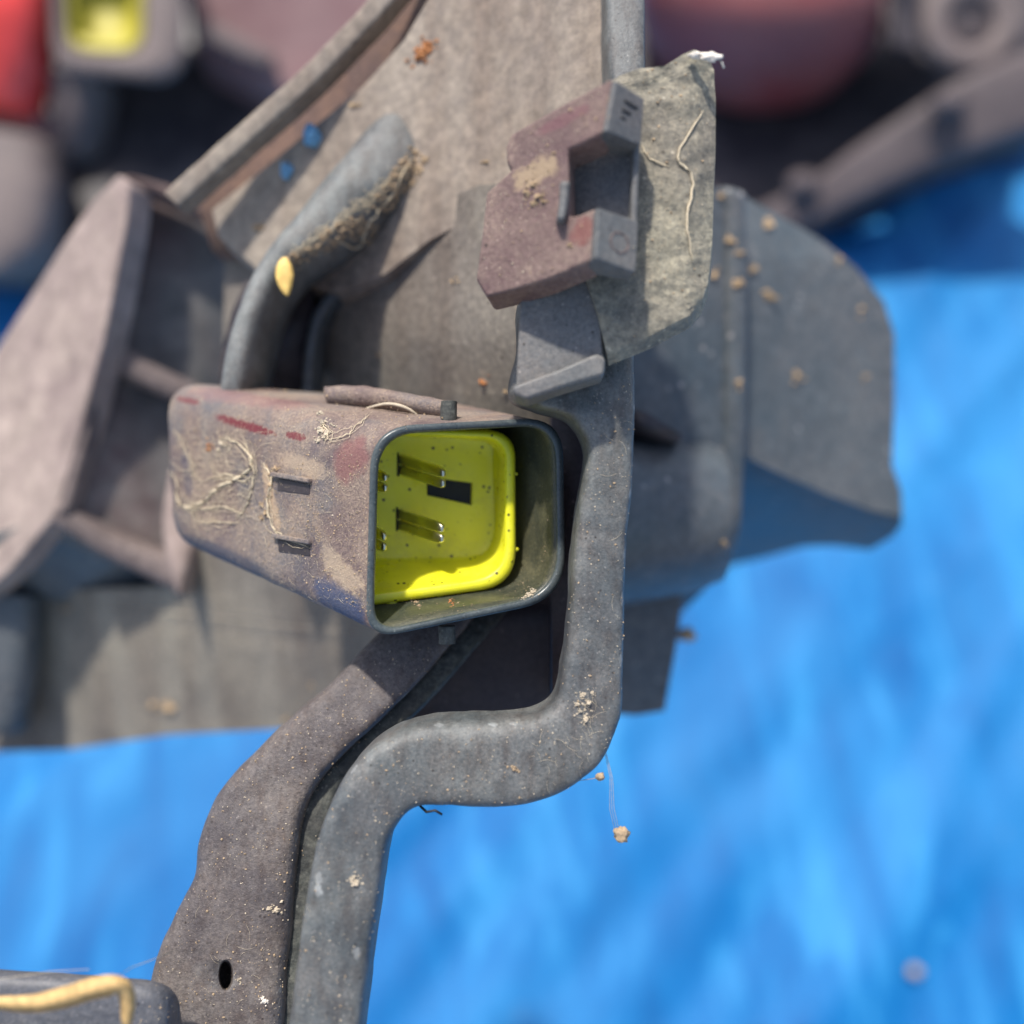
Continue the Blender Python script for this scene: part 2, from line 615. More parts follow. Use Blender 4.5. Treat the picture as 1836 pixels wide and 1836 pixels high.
bm = plate([(812, -80), (1100, -80), (1100, 330), (1000, 335), (925, 355), (860, 385), (770, 432), (690, 492),
            (600, 520), (480, 500), (390, 420), (380, 376), (528, 256), (650, 154), (724, 72)],
           dup, V(1, -2, 9), cuts=3, amp=0.5, sc=40)
CHK.append(link('back_panel', bm, M['shell'], LAMP, bevel=0.6))
bm = plate([(800, -120), (1085, -120), (1085, 300), (600, 500), (380, 450), (350, 345), (560, 155), (706, 2)],
           lambda x, y: dup(x, y) + 9.5, V(0, 0, 20), cuts=1)
link('backing_wall', bm, M['brown'], LAMP)
RC = [(762, -75, 180), (706, -4, 181), (652, 56, 182), (560, 150, 184), (455, 244, 187), (350, 338, 190), (318, 368, 191)]
bm = strap([(x - 26, y - 24, x + 2, y + 2, d) for x, y, d in RC], 7, cross=24, amp=0.15, exp=7)
link('panel_rim', bm, M['shell'], LAMP)
# lower back panel
bm = plate([(600, 440), (860, 330), (1100, 320), (1100, 700), (1080, 800), (1060, 1180), (760, 1240), (640, 1330),
            (520, 1306), (300, 1318), (120, 1345), (-120, 1352), (-120, 1060), (60, 1060), (330, 1050), (400, 880), (400, 640), (405, 430)],
           lshell, V(0, -2, 12), cuts=3, amp=0.7, sc=35)
CHK.append(link('lower_panel', bm, M['shell2'], LAMP, bevel=0.8,
                label='grey lower back panel streaked with dust'))
# ribs and recesses of the lower panel (soft in the photo)
bm = strap([(-80, 1060, 52, 1070, 262), (-80, 1180, 44, 1190, 264), (-80, 1310, 22, 1318, 268)], 14, cross=24)
link('side_foot', bm, M['cover'], LAMP)
# dark well behind the strap
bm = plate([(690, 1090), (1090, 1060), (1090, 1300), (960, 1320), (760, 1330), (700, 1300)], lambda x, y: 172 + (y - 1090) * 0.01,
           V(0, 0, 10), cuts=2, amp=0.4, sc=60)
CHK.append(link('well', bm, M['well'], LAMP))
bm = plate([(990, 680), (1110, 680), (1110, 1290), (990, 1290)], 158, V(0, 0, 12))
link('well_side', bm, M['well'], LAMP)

# long outer strap: rim of the housing, turning left at the bottom
ST = [(1083, -90, 1160, -90, 156), (1086, 60, 1160, 60, 153), (1090, 200, 1158, 200, 150), (1040, 400, 1146, 400, 147),
      (935, 520, 1140, 500, 145), (926, 620, 1141, 590, 143.5), (912, 702, 1142, 655, 142), (960, 728, 1142, 700, 141.5),
      (1020, 748, 1142, 745, 141), (1050, 795, 1140, 800, 141), (1049, 850, 1137, 870, 141), (1036, 920, 1129, 945, 141),
      (1026, 1010, 1124, 1040, 141), (1022, 1100, 1122, 1140, 141), (1010, 1195, 1120, 1232, 141),
      (996, 1258, 1112, 1305, 140.5), (958, 1288, 1070, 1385, 140), (905, 1296, 990, 1437, 139.5),
      (835, 1298, 900, 1456, 139), (765, 1303, 800, 1453, 138.5), (703, 1322, 742, 1457, 138), (645, 1362, 706, 1492, 137),
      (596, 1430, 687, 1550, 136), (564, 1510, 677, 1618, 135), (546, 1600, 666, 1690, 134), (531, 1700, 655, 1770, 133),
      (518, 1800, 646, 1850, 132), (505, 1900, 636, 1930, 131)]
bm = strap(ST, 12, n=14, cross=84, exp=5.2, amp=0.16, sc=240)
CHK.append(link('outer_strap', bm, M['strap'], LAMP, label='grey speckled strap bending left below the socket'))
# broad arm running to the lower left
AT = [(725, 1070, 880, 1075, 163), (700, 1110, 846, 1116, 160), (650, 1165, 806, 1162, 157), (585, 1232, 742, 1236, 154),
      (508, 1300, 682, 1296, 152), (440, 1365, 622, 1352, 151), (378, 1435, 574, 1404, 150), (347, 1512, 544, 1455, 149),
      (336, 1585, 528, 1530, 148), (300, 1655, 518, 1628, 147), (266, 1735, 510, 1728, 146), (249, 1805, 502, 1805, 145),
      (244, 1900, 496, 1900, 144)]
lip = [(x2 - 14, y2 - 6, x2 + (40 if d > 149 else 58), y2 + 12, d + 3.6) for (x1, y1, x2, y2, d) in AT]
CHK.append(link('arm_lip', strap(lip, 13, n=16, cross=50, exp=4, amp=0.22, sc=700), M['lip'], LAMP,
                label='dark grainy side lip of the broad arm'))
bm = strap(AT, 16, n=20, cross=110, exp=5.5, amp=0.30, sc=150)
ARM = link('mounting_arm', bm, M['arm'], LAMP, label='broad brown-grey arm with a small oval hole')
cb = bmesh.new()
bridge(cb, [[W(405 + w * math.cos(2 * math.pi * k / 28) + sh, 1748 + h * math.sin(2 * math.pi * k / 28), dd) for k in range(28)]
            for dd, w, h, sh in ((142, 18, 34, 0), (146.4, 13, 27, 0), (147.2, 11.5, 25, 0), (154, 10, 22, -3))])
apply_bool(ARM, cb)
smooth(ARM.data)
CHK.append(ARM)
# bar entering at the lower left
bm = strap([(-60, 1756, -60, 1960, 134), (60, 1762, 60, 1960, 134), (180, 1770, 180, 1960, 134),
            (262, 1780, 262, 1960, 134.5), (296, 1800, 296, 1950, 135.5), (304, 1830, 304, 1930, 137)], 5, cross=48, exp=3)
CHK.append(link('crossbar', bm, M['crossbar'], LAMP))

# curved flange above the socket
bm = strap([(700, 176, 790, 268, 183), (668, 190, 770, 300, 180), (632, 226, 735, 335, 178), (588, 280, 675, 392, 177),
            (520, 368, 595, 442, 175), (455, 458, 520, 486, 174), (415, 545, 478, 560, 172), (388, 640, 452, 660, 171),
            (376, 760, 440, 770, 172)], 20, n=10, cross=48, exp=2.6, amp=0.35, sc=90)
CHK.append(link('curved_flange', bm, M['strap'], LAMP))
bm = strap([(650, 452, 672, 480, 192), (600, 500, 625, 520, 192), (556, 560, 582, 575, 192), (540, 640, 566, 650, 191),
            (535, 740, 560, 740, 191)], 12, n=8, cross=28, amp=0.3)
link('inner_flange', bm, M['cover'], LAMP)
bm = plate([(395, 640), (415, 560), (440, 505), (560, 470), (555, 740), (390, 760)], 193, V(0, 0, 8))  # black plate painting the deep shade under the flange
link('flange_shade_plate', bm, M['black'], LAMP)

# ---------------- right-hand cover, soft and far
bm = plate([(1100, 470), (1150, 330), (1240, 322), (1305, 345), (1312, 700), (1300, 990), (1262, 1060), (1200, 1120),
            (1100, 1150)], lambda x, y: 205 + max(0, y - 900) * 0.25 + (x - 1100) * 0.05, V(0, 0, 30), cuts=3)
link('cover_collar', bm, M['cover'], LAMP, bevel=3, seg=4)
# round bulge
def bulge():
    bm = bmesh.new()
    rings = []
    for i in range(17):
        t = i / 16
        cx = 1080 + 205 * t
        ring = []
        for k in range(40):
            a = 2 * math.pi * k / 40
            rad = 158 * (1 - 0.18 * t) * (1 if t < 0.93 else 0.96)
            cd = 208 + 14 * t
            # section stands upright: vertical by pixels, the other axis away from the viewer
            ring.append(W(cx, 938 - 18 * t + rad * math.cos(a), cd) + FW * (-19 * MM * math.sin(a)))
        rings.append(ring)
    bridge(bm, rings)
    return bm


link('cover_bulge', bulge(), M['cover'], LAMP)
bm = plate([(1120, 728), (1160, 740), (1226, 782), (1180, 778), (1120, 762)], 198, V(0, -2, 18))
link('bulge_gap', bm, M['black'], LAMP)
bm = strap([(1288, 330, 1345, 345, 214), (1292, 500, 1348, 500, 214), (1290, 700, 1344, 700, 214), (1286, 880, 1340, 880, 215),
            (1280, 960, 1334, 960, 217), (1274, 1000, 1318, 1004, 220)], 14, n=8, cross=32, exp=3, amp=0.4, sc=60)
link('cover_rib', bm, M['cover'], LAMP)


def dcap(x, y):
    return 224 + (x - 1330) * 0.10 + max(0, 470 - y) * 0.05


bm = plate([(1320, 345), (1400, 388), (1470, 428), (1535, 480), (1585, 540), (1604, 600), (1604, 720), (1600, 835),
            (1616, 880), (1618, 925), (1560, 915), (1480, 885), (1400, 850), (1330, 815), (1310, 800)], dcap, V(0, 0, 26), cuts=4)
link('cover_cap', bm, M['cover'], LAMP, bevel=2.5, seg=4)
bm = plate([(1318, 808), (1400, 848), (1480, 883), (1560, 913), (1616, 922), (1618, 940), (1600, 962), (1560, 986), (1500, 978),
            (1440, 980), (1370, 1000), (1300, 1016), (1262, 1030), (1262, 960), (1300, 900)],
           lambda x, y: 224.8 + (x - 1330) * 0.10 + (max(0, y - (800 + (x - 1310) * 0.42)) ** 1.35) * 0.065, V(0, 0, 16), cuts=3)
link('cap_underside', bm, M['cover'], LAMP, bevel=2.5, seg=4)
bm = plate([(1095, 1060), (1228, 1030), (1218, 1130), (1192, 1275), (1140, 1283), (1095, 1280)], 228, V(0, -3, 18), cuts=1)
link('cover_tab', bm, M['cover'], LAMP, bevel=1.5)

# ---------------- left-hand side bracket, soft
OFF = 42
bm = plate([(212, 312), (232, 330), (224, 400), (206, 500), (184, 610), (140, 780), (98, 925), (20, 1020), (-120, 1150),
            (-120, 740), (-10, 630), (60, 520), (110, 440), (160, 365)],
           lambda x, y: OFF + 196 + max(0, 220 - x) * 0.13 - (y - 300) * 0.02, V(3, 0, 8), cuts=2)
sb = link('side_bracket', bm, M['pink'], LAMP, bevel=2.0, seg=4, label='pale dust-covered bracket face at the left')
bm = plate([(214, 318), (300, 345), (410, 400), (440, 430), (420, 640), (352, 960), (330, 1010), (100, 935), (140, 780),
            (182, 610), (214, 480)], lambda x, y: OFF + 203 + (x - 140) * 0.07, V(0, 0, 14), cuts=2)
link('bracket_wall', bm, M['sidewall'], sb)
bm = strap([(205, 322, 240, 312, 240), (300, 362, 318, 336, 245), (400, 415, 425, 395, 250)], 12, cross=24)
link('bracket_edge', bm, M['clip'], sb)
for pts in ([(172, 592, 160, 640, 199), (250, 640, 240, 690, 203), (350, 690, 345, 735, 208)],
            [(104, 896, 86, 940, 197), (200, 958, 180, 1000, 201), (290, 990, 262, 1040, 203), (335, 985, 318, 1068, 203)],
            [(300, 840, 340, 850, 200), (284, 930, 350, 955, 196), (292, 1000, 340, 1012, 194), (314, 1062, 324, 1068, 194)],
            [(178, 600, 200, 606, 199), (138, 780, 160, 786, 198), (100, 915, 124, 922, 197)]):
    link('bracket_rib', strap([p[:4] + (p[4] + OFF,) for p in pts], 12, cross=28, n=6), M['pink'] if pts[0][0] == 300 else M['greyold'], sb)
bm = plate([(98, 925), (290, 1015), (318, 1068), (300, 1100), (150, 1088), (0, 1056), (-120, 1030), (-120, 990)],
           lambda x, y: OFF + 204 + (y - 925) * 0.16, V(0, 0, 14), cuts=2)
link('bracket_underside', bm, M['cover'], sb)

# ---------------- clip latched on the strap
CL = link('retaining_clip', plate(
    [(1100, 138), (1050, 165), (1010, 186), (960, 215), (916, 240), (907, 262), (908, 292), (918, 303), (872, 345),
     (864, 420), (853, 500), (872, 532), (905, 524), (985, 500), (1062, 466), (1068, 372), (1040, 384), (1022, 388),
     (1019, 268), (1050, 254), (1082, 238)],
    lambda x, y: 125 + (1100 - x) * 0.045, V(1.2, -1.0, 5.0)), M['clip'], LAMP, bevel=0.45, seg=3,
    label='pinkish dusty clip block with a square window')
CHK.append(CL)
bm = plate([(970, 450), (965, 300), (990, 235), (1090, 150), (1108, 152), (1142, 176), (1140, 270), (1136, 400),
            (1130, 478), (1060, 480)], lambda x, y: 137.0 - (x - 1000) * 0.026 - (y - 240) * 0.010, V(0, 0, 1.6))
link('clip_back', bm, M['clipgrey'], CL, bevel=0.3)
# right-hand faces, proud of the block
for poly in ([(1101, 145), (1152, 178), (1146, 262), (1084, 236)], [(1070, 374), (1142, 398), (1137, 490), (1065, 464)]):
    p = [W(poly[0][0], poly[0][1], 124.9), W(poly[1][0], poly[1][1], 129.0), W(poly[2][0], poly[2][1], 129.0),
         W(poly[3][0], poly[3][1], 124.9)]
    bm = bmesh.new()
    nn = (p[1] - p[0]).cross(p[3] - p[0]).normalized()
    if nn.dot(FW) > 0:
        nn = -nn
    bridge(bm, [[q + nn * 0.35 * MM for q in p], [q - nn * 0.3 * MM for q in p],
                [q + (V(-0.6, -0.3, 6) if i_ in (0, 3) else V(-0.3, -0.3, 3.5)) for i_, q in enumerate(p)]])
    f = link('clip_face', bm, M['clipgrey'], CL, bevel=0.2)
    f['_p'] = 1
    CHK.append(f)
    # moulded marks
    e1 = (p[1] - p[0])
    e2 = (p[3] - p[0])
    bm = bmesh.new()
    if poly[0][1] < 200:
        marks = [(0.36, 0.22, 0.84, 0.30), (0.34, 0.40, 0.84, 0.48), (0.34, 0.56, 0.84, 0.63), (0.78, 0.40, 0.86, 0.62),
                 (0.40, 0.78, 0.86, 0.86), (0.36, 0.70, 0.44, 0.86)]
        for (u0, v0, u1, v1) in marks:
            q = [p[0] + e1 * u + e2 * v for u, v in ((u0, v0), (u1, v0 + 0.02), (u1, v1 + 0.02), (u0, v1))]
            bridge(bm, [[a + nn * 0.42 * MM for a in q], [a + nn * 0.1 * MM for a in q]])
    else:
        ring = []
        for k in range(21):
            a = 2 * math.pi * k / 20
            ring.append(p[0] + e1 * (0.55 + 0.22 * math.cos(a)) + e2 * (0.55 + 0.2 * math.sin(a)) + nn * 0.36 * MM)
        tube(bm, ring, 0.10 * MM)
    link('moulded_mark', bm, M['dark'] if poly[0][1] < 200 else M['clip'], CL)
bm = strap([(1136, 200, 1150, 200, 130.2), (1133, 300, 1147, 300, 130.2), (1126, 480, 1140, 480, 130.2)], 2.5, cross=16, n=4)
link('clip_rail', bm, M['clipgrey'], CL)
bm = strap([(1004, 325, 1024, 325, 127.5), (1002, 360, 1021, 360, 127.4), (998, 392, 1014, 396, 127.3)], 4, cross=16, n=4)
link('clip_post', bm, M['clipgrey'], CL)
bm = plate([(1040, 180), (1110, 136), (1150, 122), (1190, 119), (1222, 98), (1245, 88), (1268, 98), (1280, 125), (1284, 190),
            (1281, 320), (1276, 440), (1270, 505), (1258, 540), (1235, 566), (1165, 602), (1088, 634), (1070, 560),
            (1050, 500), (1045, 300)], lambda x, y: 135.6 + max(0, x - 1235) * 0.05, V(0.5, -1.3, 2.6), cuts=4, amp=0.5, sc=380)
CHK.append(link('clip_flange', bm, M['flange'], CL, bevel=0.9, seg=4, label='khaki dirt-crusted flange plate'))
bm = plate([(934, 505), (1070, 480), (1078, 560), (1082, 645), (1000, 672), (925, 694)],
           lambda x, y: 137 - (x - 930) * 0.006, V(0.3, 0, 6))
CHK.append(link('clip_stem', bm, M['clipgrey'], CL, bevel=0.4))
bm = plate([(918, 692), (1000, 662), (1070, 632), (1086, 640), (1084, 672), (1010, 694), (945, 716), (922, 708)],
           134.5, V(0, -0.6, 5))
CHK.append(link('clip_lip', bm, M['clipgrey'], CL, bevel=0.6, seg=4))

# ---------------- the socket
def fD(x):
    return 142.0 + (x - 660) * 0.024


F_out = ([(666, 766), (1008, 748), (1013, 1074), (656, 1147)], [78, 72, 82, 62])
R_out = ([(298, 684), (850, 724), (840, 1010), (312, 985)], [70, 60, 60, 72])


def qlerp(a, b, t):
    return ([(p[0] + (q[0] - p[0]) * t, p[1] + (q[1] - p[1]) * t) for p, q in zip(a[0], b[0])],
            [r + (s - r) * t for r, s in zip(a[1], b[1])])


def inset(q, d):
    c = q[0]
    cs = [(c[0][0] + d, c[0][1] + d), (c[1][0] - d, c[1][1] + d), (c[2][0] - d, c[2][1] - d), (c[3][0] + d, c[3][1] - d)]
    return (cs, [max(12, r - d * 0.6) for r in q[1]])


def ring3(q, dz=0.0, d=None):
    return [W(x, y, (fD(x) if d is None else d) + dz) for x, y in rquad(*q)]


rings = []
N = 34
for i in range(N + 1):
    t = 0.006 + (1 - 0.006) * i / N
    q = qlerp(F_out, R_out, t)
    pts = rquad(*q)
    r = []
    for x, y in pts:
        p = W(x, y, (1 - t) * fD(x) + t * 177)
        r.append(p)
    rings.append(r)
q = inset(R_out, 16)
rings.append([W(x, y, 180.5) for x, y in rquad(*q)])
q = inset(R_out, 50)
rings.append([W(x, y, 182.5) for x, y in rquad(*q)])
cen = [sum(r, Vector()) / len(r) for r in rings]
for i, r in enumerate(rings):
    for k, p in enumerate(r):
        r[k] = p + (p - cen[i]).normalized() * lump(p, 0.16 * MM, 220) * min(1, i / 5)
# inside walls
q = inset(qlerp(F_out, R_out, 0.006), 12)
inner = []
for i in range(9):
    t = 0.006 + 0.72 * i / 8
    q = inset(qlerp(F_out, R_out, t), 12 - min(4, i * 2))
    inner.append([W(x, y, (1 - t) * fD(x) + t * 177) for x, y in rquad(*q)])
bm = bmesh.new()
allr = rings[::-1] + inner
rr = bridge(bm, allr)
SOCK = link('socket', bm, [M['socket'], M['inner']], LAMP, label='dusty square-mouthed socket shroud with reddish light painted on its sides')
npts = len(rings[0])
for p in SOCK.data.polygons:
    if p.index >= npts * len(rings) and p.index < npts * (len(allr) - 1) + 1:
        p.material_index = 1
SOCK.data.polygons[len(SOCK.data.polygons) - 1].material_index = 1
CHK.append(SOCK)
# rolled dark rim of the mouth
bm = bmesh.new()
fq_o = rquad(*F_out)
fq_i = rquad(*inset(F_out, 13))
sect = []
rad = 0.62 * MM
for (a, b) in zip(fq_o, fq_i):
    A = W(a[0], a[1], fD(a[0]))
    B = W(b[0], b[1], fD(b[0]))
    c = (A + B) / 2
    e = (A - B) / 2 * 1.12
    e2 = FW * 0.75 * MM
    sect.append([c + e * math.cos(t) - e2 * math.sin(t) for t in [2 * math.pi * k / 14 for k in range(14)]])
n = len(sect)
vv = [[bm.verts.new(p) for p in s_] for s_ in sect]
for i in range(n):
    j = (i + 1) % n
    for k in range(14):
        l = (k + 1) % 14
        bm.faces.new((vv[i][k], vv[i][l], vv[j][l], vv[j][k]))
CHK.append(link('mouth_rim', bm, M['rim'], SOCK, label='smooth dark rounded rim of the socket mouth'))
# rear panel closing the dark inside behind the insert comes from the shroud itself

# yellow insert
Y_out = ([(600, 762), (924, 773), (925, 1050), (606, 1094)], [50, 50, 66, 40])
Y_in = ([(612, 776), (907, 786), (906, 1032), (612, 1073)], [40, 42, 60, 34])
Y_fl = ([(545, 762), (893, 792), (884, 1004), (548, 1008)], [36, 40, 60, 34])
yD = 150.0


def yr(q, d, tilt=0.020):
    return [W(x, y, d + (x - 660) * tilt) for x, y in rquad(*q)]


def shrink(q, px):
    return inset(q, px)


yr_rings = [yr(qlerp(Y_out, ([(540, 745), (862, 755), (870, 1010), (545, 1050)], [45, 45, 60, 40]), 1), yD + 14),
            yr(Y_out, yD + 1.0), yr(shrink(Y_out, 2), yD + 0.35), yr(shrink(Y_out, 6), yD), yr(shrink(Y_in, -4), yD),
            yr(shrink(Y_in, 0), yD + 0.3), yr(shrink(Y_in, 2), yD + 1.0),
            yr(qlerp(shrink(Y_in, 2), Y_fl, 0.45), yD + 4.5),
            yr(qlerp(shrink(Y_in, 2), Y_fl, 0.9), yD + 8.4),
            yr(Y_fl, yD + 9.3), yr(shrink(Y_fl, 8), yD + 9.7), yr(shrink(Y_fl, 20), yD + 9.8)]
bm = bmesh.new()
bridge(bm, yr_rings)
YEL = link('insert', bm, M['yellow'], SOCK, label='acid yellow plastic insert flecked with black')


SL = [(772, 858), (854, 869), (853, 909), (772, 891)]
flD = lambda x: yD + 9.8 + (x - 660) * 0.020
cb = bmesh.new()
bridge(cb, [[W(x, y, flD(x) - 2) for x, y in SL], [W(x - 16, y - 7, flD(x) + 2.6) for x, y in SL]])
apply_bool(YEL, cb)
for p in YEL.data.polygons:
    p.use_smooth = True
m_es = YEL.modifiers.new('es', 'EDGE_SPLIT')
m_es.split_angle = math.radians(50)
bm = bmesh.new()
bridge(bm, [[W(x - 5, y - 2, flD(x) + 0.7) for x, y in SL], [W(x - 16, y - 7, flD(x) + 2.7) for x, y in SL]])
link('key_slot_shade', bm, M['dark'], SOCK, sm=False)  # black fill paints the dark inside of the slot
# drips of flash on the rim's lower edge
bm = bmesh.new()
for (x, y, w) in ((700, 1080, 26), (787, 1064, 22), (860, 1050, 20), (924, 850, 10), (925, 985, 12)):
    blob(bm, W(x, y, yD + 1.4 + (x - 660) * 0.02), (w / 2) * 0.085 * MM, (1, 0.7, 0.7), x, 0.2, 2)
link('moulding_nib', bm, M['yellow'], SOCK)


def pin(bx, by, tx, ty, hb=38, ht=33):
    bm = bmesh.new()
    A = W(bx, by, flD(bx) + 0.6)
    B = W(tx, ty, flD(bx) - 8.0)
    ax = (B - A).normalized()
    sidev = ax.cross(UP).normalized()
    hv = UP
    H = 1.66 * MM
    T = 0.52 * MM
    for sgn in (-1, 1):
        c = sgn * (H * 0.5 + 0.05 * MM)
        hh = H * 0.5 - 0.03 * MM
        rings = []
        L = (B - A).length
        for t, k in ((0, 1), (0.84, 1), (0.93, 0.93), (0.985, 0.72), (1.0, 0.45)):
            o_ = A + ax * (L * t) + hv * (c * (1 if k > 0.9 else 0.9 + 0.0 * k))
            ring = []
            for j in range(12):
                a = 2 * math.pi * j / 12
                cx, sx = math.cos(a), math.sin(a)
                ring.append(o_ + hv * hh * k * math.copysign(abs(sx) ** 0.55, sx) +
                            sidev * T * k * math.copysign(abs(cx) ** 0.55, cx))
            rings.append(ring)
        bridge(bm, rings)
    o = link('pin', bm, M['pin'], SOCK)
    # dark sleeve round the root
    bm = bmesh.new()
    Bq = A + ax * 1.0 * MM
    box_between(bm, A - ax * 0.4 * MM, A + ax * 0.5 * MM, hv * 1.95 * MM, sidev * 0.7 * MM)
    link('pin_root', bm, M['dark'], SOCK, sm=False)


pin(716, 832, 797, 858)
pin(714, 930, 795, 957)
pin(614, 838, 693, 866)
pin(612, 936, 691, 972)

# ridge along the top and the two nubs
bm = strap([(578, 690, 586, 726, 161), (640, 688, 640, 728, 158), (720, 700, 720, 738, 154), (790, 714, 790, 748, 151),
            (802, 722, 802, 748, 150)], 5, cross=28, n=8, exp=2.2, amp=0.15, sc=400)
CHK.append(link('top_ridge', bm, M['socket'], SOCK))


def nub(x0, y0, x1, y1, d, w):
    bm = strap([(x0 - w, y0 + 6, x0 + w, y0 + 6, d), (x0 - w, y0 + 14, x0 + w, y0 + 14, d), (x1 - w, y1, x1 + w, y1, d)],
               3.0, cross=24, n=6, exp=2.3, amp=0.12, sc=500)
    return link('nub', bm, M['lip'], SOCK)


CHK.append(nub(804, 712, 803, 770, 147.6, 15))
nub(800, 1118, 800, 1156, 147, 15)
bpy.context.view_layer.update()


# ------------------------------------------------------------------ tools to lay things on surfaces
def bvh(objs):
    dg = bpy.context.evaluated_depsgraph_get()
    vs, fs = [], []
    for o in objs:
        me = o.evaluated_get(dg).to_mesh()
        b = len(vs)
        mw = o.matrix_world
        vs += [mw @ v.co for v in me.vertices]
        fs += [[b + i for i in p.vertices] for p in me.polygons]
        o.evaluated_get(dg).to_mesh_clear()
    return BVHTree.FromPolygons(vs, fs)


TREE = bvh(CHK)


def hit(px, py, lift=0.0):
    d = (W(px, py, 100) - CAM).normalized()
    loc, nor, idx, dist = TREE.ray_cast(CAM, d, 0.35)
    if loc is None:
        return None
    if nor.dot(d) > 0:
        nor = -nor
    return loc + nor * lift * MM, nor


# latch steps and black slabs painting the pockets' shade on the left wall
def patch(name, quad, h, mat, par, bevel=0.15):
    pts = []
    for x, y in quad:
        r = hit(x, y)
        if r is None:
            return
        pts.append(r)
    nn = sum((r[1] for r in pts), Vector()).normalized()
    bm = bmesh.new()
    bridge(bm, [[r[0] + nn * h * MM for r in pts], [r[0] - nn * 0.5 * MM for r in pts]])
    return link(name, bm, mat, par, bevel=bevel)


for q, h, mt in (([(492, 846), (560, 858), (560, 866), (490, 854)], 0.8, 'socket'),
                 ([(498, 857), (556, 868), (556, 888), (498, 880)], 0.12, 'black'),
                 ([(494, 956), (560, 968), (560, 976), (494, 964)], 0.8, 'socket'),
                 ([(498, 967), (556, 979), (556, 998), (500, 990)], 0.12, 'black')):
    patch('latch_step' if mt == 'socket' else 'latch_pocket_shade', q, h, M[mt], SOCK)


def stain_or_light(mat, obj, px, py, px2, py2, wide, colr, strength=0.9, ragged=0.8, nscale=900):
    """blotch of dirt along a line on an object's surface"""
    a, b = hit(px, py), hit(px2, py2)
    if a is None or b is None:
        return
    org = wloc(obj)
    c = (a[0] + b[0]) / 2 - org
    e1 = (b[0] - a[0])
    L = e1.length / 2
    e1.normalize()
    e2 = a[1].cross(e1).normalized()
    nt = mat.node_tree
    P = nt.nodes['Principled BSDF']
    tc = nt.nodes.new('ShaderNodeTexCoord').outputs['Object']
    sb_ = nt.nodes.new('ShaderNodeVectorMath')
    sb_.operation = 'SUBTRACT'
    nt.links.new(tc, sb_.inputs[0])
    sb_.inputs[1].default_value = c

    def mth(op, x, y):
        n_ = nt.nodes.new('ShaderNodeMath')
        n_.operation = op
        for s_, v_ in zip(n_.inputs, (x, y)):
            if isinstance(v_, (int, float)):
                s_.default_value = v_
            else:
                nt.links.new(v_, s_)
        return n_.outputs[0]

    def dot(e, l):
        d_ = nt.nodes.new('ShaderNodeVectorMath')
        d_.operation = 'DOT_PRODUCT'
        nt.links.new(sb_.outputs[0], d_.inputs[0])
        d_.inputs[1].default_value = e / l
        return d_.outputs['Value']
    x, y = dot(e1, L), dot(e2, wide * MM)
    x2 = mth('MULTIPLY', x, x)
    r = mth('ADD', mth('MULTIPLY', x2, x2), mth('MULTIPLY', y, y))
    r = mth('ADD', r, mth('MULTIPLY', mth('SUBTRACT', nz(nt, tc, nscale, 4, 0.7), 0.5), ragged * 4))
    mask = ramp(nt, mth('MULTIPLY', r, 0.5), [(0.16, g(strength)), (0.62, g(0.0))])
    src = P.inputs['Base Color'].links[0].from_socket
    nt.links.new(mix(nt, mask, src, colr), P.inputs['Base Color'])


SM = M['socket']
stain_or_light(SM, SOCK, 600, 850, 660, 800, 3.2, (0.20, 0.055, 0.06), 0.55, 0.5, 500)  # reddish light beside the mouth, painted into the colour
stain_or_light(SM, SOCK, 340, 700, 560, 730, 2.2, (0.26, 0.12, 0.11), 0.4, 0.6, 500)  # reddish light along the lit top, painted in as well
stain_or_light(SM, SOCK, 560, 1050, 655, 1110, 2.6, (0.035, 0.06, 0.13), 0.8, 0.5, 700)  # blue bounce from the tarp painted on the lower side
stain_or_light(SM, SOCK, 330, 965, 480, 1030, 1.8, (0.06, 0.07, 0.10), 0.6, 0.5, 600)
stain_or_light(SM, SOCK, 575, 985, 650, 1060, 2.0, (0.46, 0.35, 0.24), 0.7, 0.9, 700)
stain_or_light(SM, SOCK, 470, 830, 500, 950, 1.2, (0.48, 0.34, 0.22), 0.8, 0.9, 900)
stain_or_light(SM, SOCK, 500, 820, 590, 850, 1.5, (0.44, 0.33, 0.23), 0.7, 0.9, 900)
stain_or_light(SM, SOCK, 330, 800, 340, 890, 1.6, (0.075, 0.07, 0.10), 0.6, 0.6, 600)
stain_or_light(SM, SOCK, 386, 747, 492, 778, 0.75, (0.15, 0.018, 0.026), 0.95, 1.0, 1300)
stain_or_light(SM, SOCK, 512, 778, 548, 786, 0.6, (0.16, 0.018, 0.026), 0.85, 1.0, 1300)
stain_or_light(SM, SOCK, 318, 714, 358, 722, 0.6, (0.16, 0.018, 0.026), 0.7, 1.0, 1300)
stain_or_light(M['clip'], CL, 1030, 440, 1058, 390, 1.6, (0.20, 0.05, 0.045), 0.6, 0.6, 700)  # red light painted on the clip's left face
stain_or_light(M['clip'], CL, 920, 330, 1000, 290, 1.8, (0.46, 0.34, 0.20), 0.6, 0.9, 900)
stain_or_light(M['clip'], CL, 960, 240, 1060, 190, 0.9, (0.17, 0.06, 0.075), 0.5, 0.6, 700)  # weaker red light painted near the clip's top edge


def thread(bm, pts, r, lift=0.15, jit=2.0, n=6, taper=True):
    S = catmull([tuple(map(float, p)) for p in pts], n)
    out = []
    for i, (x, y) in enumerate(S):
        k = random.uniform(-jit, jit)
        h = hit(x + k, y + random.uniform(-jit, jit), lift)
        if h:
            out.append(h[0])
    if len(out) > 2:
        tube(bm, out, r * MM, 4, taper)


